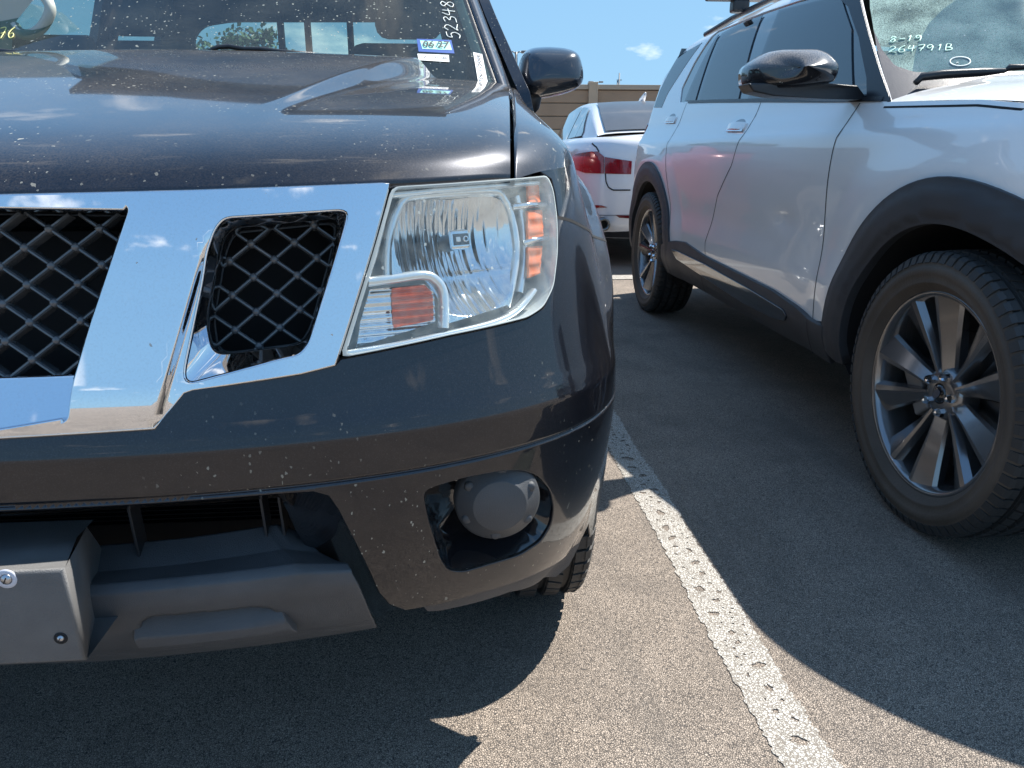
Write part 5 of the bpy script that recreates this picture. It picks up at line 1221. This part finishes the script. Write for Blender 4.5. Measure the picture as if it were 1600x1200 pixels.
# marker writing
vput = lambda x, y: on_vs(x, y, .002)
strokes('marker_writing', write('8-19', (1388, 67), (13, -.6), (2, -8), gap=1.05, seed=3), vput, .0027, GREENINK, suv)
strokes('marker_writing', write('264791B', (1387, 83.5), (13.5, -.5), (2, -10), gap=1.08, seed=6), vput, .0022, GREENINK, suv)
strokes('marker_writing', [[(1500 + 16 * math.cos(a), 97 + 7 * math.sin(a)) for a in np.linspace(0, 2 * math.pi, 14)], [(1494, 99), (1497, 98.5)]], vput, .0022, WHITEINK, suv, label='white ringed dot drawn on the windscreen')

# ================================================================== saloons
def plan_sedan(L_, hw):
    t = np.linspace(0, math.pi, 1600); n = 5.2
    c, s = np.cos(t), np.sin(t)
    x = hw * np.abs(s)**(2 / n); y = L_ / 2 - L_ / 2 * np.sign(c) * np.abs(c)**(2 / n)
    u = np.concatenate([[0], np.cumsum(np.hypot(np.diff(x), np.diff(y)))]); U = np.arange(0, u[-1], .02); X = np.interp(U, u, x); Y = np.interp(U, u, y)
    k = np.ones(9) / 9; Xs = np.convolve(np.pad(X, 4, 'reflect', reflect_type='odd'), k, 'valid'); Ys = np.convolve(np.pad(Y, 4, 'edge'), k, 'valid'); Xs[:2] = X[:2]; Xs[-2:] = X[-2:]
    return U, Xs, Ys
def sedan(name, label, X0, Y0, pm, rear=True):
    car = empty(name, label, 'saloon car', (X0, Y0, 0))
    U, X, Y = plan_sedan(4.9, .93); tx, ty = np.gradient(X, U), np.gradient(Y, U)
    dz = pch([.28, .34, .42, .55, .75, .90, 1.02, 1.10, 1.16, 1.19], [-.09, -.05, -.015, .0, .004, -.004, -.016, -.035, -.07, -.12])
    def R_(u, z):
        x = np.interp(u, U, X); y = np.interp(u, U, Y); a = np.interp(u, U, tx); b = np.interp(u, U, ty); Ln = np.hypot(a, b); d = dz(z)
        zz = z - .25 * np.clip((y - 3.1) / 1.8, 0, 1)**1.4 * (z - .3) / .9
        return np.stack([X0 - (x + b / Ln * d), Y0 + y - a / Ln * d, zz + 0 * u], -1)
    RS = Surf(R_, (.0, U[-1]), (.28, 1.19), sign=1, n=220)
    if RS.N(np.array([.05]), np.array([.6]))[0][1] > 0: RS = Surf(R_, (.0, U[-1]), (.28, 1.19), sign=-1, n=220)
    def uy(y): i = 40; return float(np.interp(y, Y, U))
    ho = [[(uy(cy) + .36 * math.cos(a), .35 + .36 * math.sin(a)) for a in np.linspace(0, math.pi, 16)] + [(uy(cy) - .36, .281), (uy(cy) + .36, .281)] for cy in (1.02, 3.98)]
    pr = [(0, .28), (0, 1.19), (U[-1], 1.19), (U[-1], .28)]
    for h_ in ho[::-1]: pr += [(h_[-1][0], .28)] + h_[:16] + [(h_[-2][0], .28)]
    tw = []
    tw.append(sheet('body_side', RS, pr, [], .07, pm, car, thick=0))
    g = []
    for s in np.linspace(0, 1, 14):
        row = []
        for u in np.linspace(0, U[-1], 120):
            e = R_(np.array([u]), np.array([1.19]))[0]; row.append((e[0] + (X0 - e[0]) * s, e[1] + (.0), e[2] + .035 * math.sin(s * math.pi / 2)))
        g.append(row)
    tw.append(grid_mesh(np.array(g), 'deck', pm, car))
    # cabin: station table (y, half width base, z base, half width top, z top)
    st = [(.40, .70, 1.212, .70, 1.214), (.80, .745, 1.20, .67, 1.37), (1.25, .765, 1.19, .615, 1.50), (1.55, .77, 1.18, .585, 1.545), (2.1, .78, 1.16, .58, 1.575), (2.8, .78, 1.13, .575, 1.55), (3.2, .775, 1.10, .60, 1.43), (3.75, .74, 1.05, .72, 1.075)]
    g = []
    for y, hb, zb_, ht, zt_ in st:
        g.append([(X0 - hb - .03, Y0 + y, zb_ - .04), (X0 - hb, Y0 + y, zb_), (X0 - hb + (hb - ht) * .5, Y0 + y, zb_ + (zt_ - zb_) * .52), (X0 - ht - .008, Y0 + y, zt_ - .02), (X0 - ht + .03, Y0 + y, zt_ + .006), (X0 - ht * .55, Y0 + y, zt_ + .022), (X0, Y0 + y, zt_ + .03)])
    g = np.array(g); ks = np.linspace(0, len(st) - 1, 60); gg = np.zeros((60, 7, 3))
    for j in range(7):
        for c_ in range(3): gg[:, j, c_] = pch(np.arange(len(st)), g[:, j, c_] + (np.arange(len(st)) * 1e-9))(ks)
    tw.append(grid_mesh(gg, 'cabin', pm, car, subd=1))
    def glassq(nm, pts, m): tw.append(MB().add(pts, [tuple(range(len(pts)))]).build(nm, m, car, smooth=False))
    def cab(j, t, lift=.012):   # point on the cabin skin: station index j (float), t across 1..6
        return np.array([np.interp(j, ks, gg[:, int(t), c_]) * (1 - t % 1) + np.interp(j, ks, gg[:, min(int(t) + 1, 6), c_]) * (t % 1) for c_ in range(3)])
    DG = simple('dusty_dark_glass', (.045, .047, .055), .35, coat=.25, var=.25, bump=.2, bscale=300)
    def patch(nm, j0, j1, t0, t1, m, n=12, mm=8, lift=(0, -.012, .010), taper=0):
        G = [[cab(j0 + (j1 - j0) * a / n, t0 + (t1 - t0) * b / mm) + np.array(lift) for b in range(mm + 1)] for a in range(n + 1)]
        return grid_mesh(np.array(G), nm, m, car)
    o = patch('rear_screen', .10, 2.75, 4.15, 6, DG, lift=(0, -.006, .012)); tw.append(o)
    tw.append(patch('front_screen', 5.3, 6.9, 4.2, 6, DG, lift=(0, .006, .012)))
    SG = simple('glossy_side_glass', (.03, .04, .05), .03, coat=1)
    for nm, ja, jb in (('quarter_light', 1.45, 2.25), ('rear_side_glass', 2.32, 3.55), ('front_side_glass', 3.62, 5.7)):
        G = []
        for a in np.linspace(ja, jb, 8):
            lo_ = 1.12; hi_ = 2.9 if a > 2.3 else 1.25 + 1.6 * (a - 1.3)
            G.append([cab(a, lo_ + (hi_ - lo_) * b / 6) + np.array((-.010, 0, .002)) for b in range(7)])
        tw.append(grid_mesh(np.array(G), nm, SG, car))
    # window surround bright line
    tw.append(MB().tube([cab(a, 1.08) + np.array((-.012, 0, 0)) for a in np.linspace(1.4, 5.8, 12)], .009, 6).build('window_trim', BLKPL, car))
    fin = MB().tube([(X0, Y0 + 1.62, 1.585), (X0, Y0 + 1.52, 1.63), (X0, Y0 + 1.47, 1.66)], [.035, .022, .008], 8).build('antenna_fin', pm, car)
    RP = lambda Q: [RS.inv(*q) for q in Q]
    if rear:
        tl = sheet('tail_lamp', RS, RP([(894, 247), (899, 241), (925, 237), (935, 237), (944, 245), (944, 271), (915, 270), (899, 264)]), [], .03, RED, car, off=.008, thick=.012); tw.append(tl)
        t2 = sheet('lid_lamp', RS, RP([(945.5, 245.5), (987, 252), (986, 272), (945.5, 271)]), [], .03, RED, car, off=.006, thick=.01); tw.append(t2)
        tw.append(sheet('lamp_strip', RS, RP([(958, 253), (982, 256), (982, 259), (958, 257)]), [], .03, simple('pale_lamp_strip', (.55, .18, .2), .2), t2, off=.009, thick=.002)) if False else None
        for q in ([(914, 167), (914, 212), (924, 222), (934, 232), (936, 238)], ): pass
        for q in ([(946, 271), (947, 284), (951, 293), (958, 297), (985, 297)],): tw.append(seam(RS, q, .012, DARK, 'lid_joint', car, off=.002))
        tw.append(seam(RS, [(936, 237), (932, 230), (925, 224)], .012, DARK, 'lid_joint', car, off=.002))
        tw.append(sheet('rear_reflector', RS, RP([(913, 319.5), (940, 321), (949, 324), (913, 325)]), [], .02, RED, car, off=.006, thick=.006))
        tw.append(sheet('bumper_slot', RS, RP([(962, 336), (985, 337), (985, 341), (968, 340)]), [], .02, DKRED, car, off=.005, thick=.006))
        tw.append(seam(RS, [(895, 333), (985, 336)], .010, simple('bumper_crease', (.3, .3, .3), .5), 'bumper_joint', car, off=.002))
        tw.append(sheet('bumper_diffuser', RS, RP([(890, 357), (1010, 360), (1010, 371), (890, 369)]), [], .03, BLKPL, car, off=.004, thick=.01))
        p = onY(944, 351, Y0 - .03); b = MB(); b.lathe([(.030, -.2), (.038, 0), (.052, .004), (.060, -.004), (.060, -.12)], Matrix.Translation(Vector(p)) @ Matrix.Rotation(math.pi / 2, 4, 'X'), 24)
        tw.append(b.build('exhaust_tip', simple('sooty_chrome', (.2, .2, .2), .3, 1), car)); b = MB(); b.lathe([(0, -.05), (.036, -.05)], Matrix.Translation(Vector(p)) @ Matrix.Rotation(math.pi / 2, 4, 'X'), 16); tw.append(b.build('exhaust_bore', DARK, car))
    b = MB(); b.box((X0, Y0 + 2.45, .38), (1.6, 4.3, .22)); b.build('underbody', DARK, car, smooth=False)
    for cy in (1.02, 3.98):
        for s in (-1, 1):
            wh = MB().lathe([(.0, .05), (.20, .06), (.24, .08), (.245, .10), (.30, .11), (.335, .09), (.345, .05), (.345, -.1)], Matrix.Rotation(math.pi / 2, 4, 'Y'), 40).build('wheel', RUBBER, car)
            wh.location = (X0 + s * .80, Y0 + cy, .345); wh.rotation_euler = (0, 0, 0 if s > 0 else math.pi); wh.matrix_parent_inverse = Matrix.Translation(-Vector(car.location))
            MB().lathe([(.0, .07), (.06, .085), (.2, .09), (.235, .105), (.24, .06)], Matrix.Rotation(math.pi / 2, 4, 'Y'), 10).build('rim', GUN, wh, smooth=False)
    for o in tw:
        if o is not None: TWC.append((o, X0))
    return car
TWC = []
sedan('saloon_car', 'white four-door saloon with wide red tail lamps parked behind the white crossover', 2.72, 7.0, WHITE2)
sedan('saloon_car', 'red saloon parked behind the dark pickup, mirrored in the crossover doors', .12, 6.95, REDP, rear=False)
for o in TW: twin(o, o.parent, XC)
for o, x in TWC: twin(o, o.parent, x)
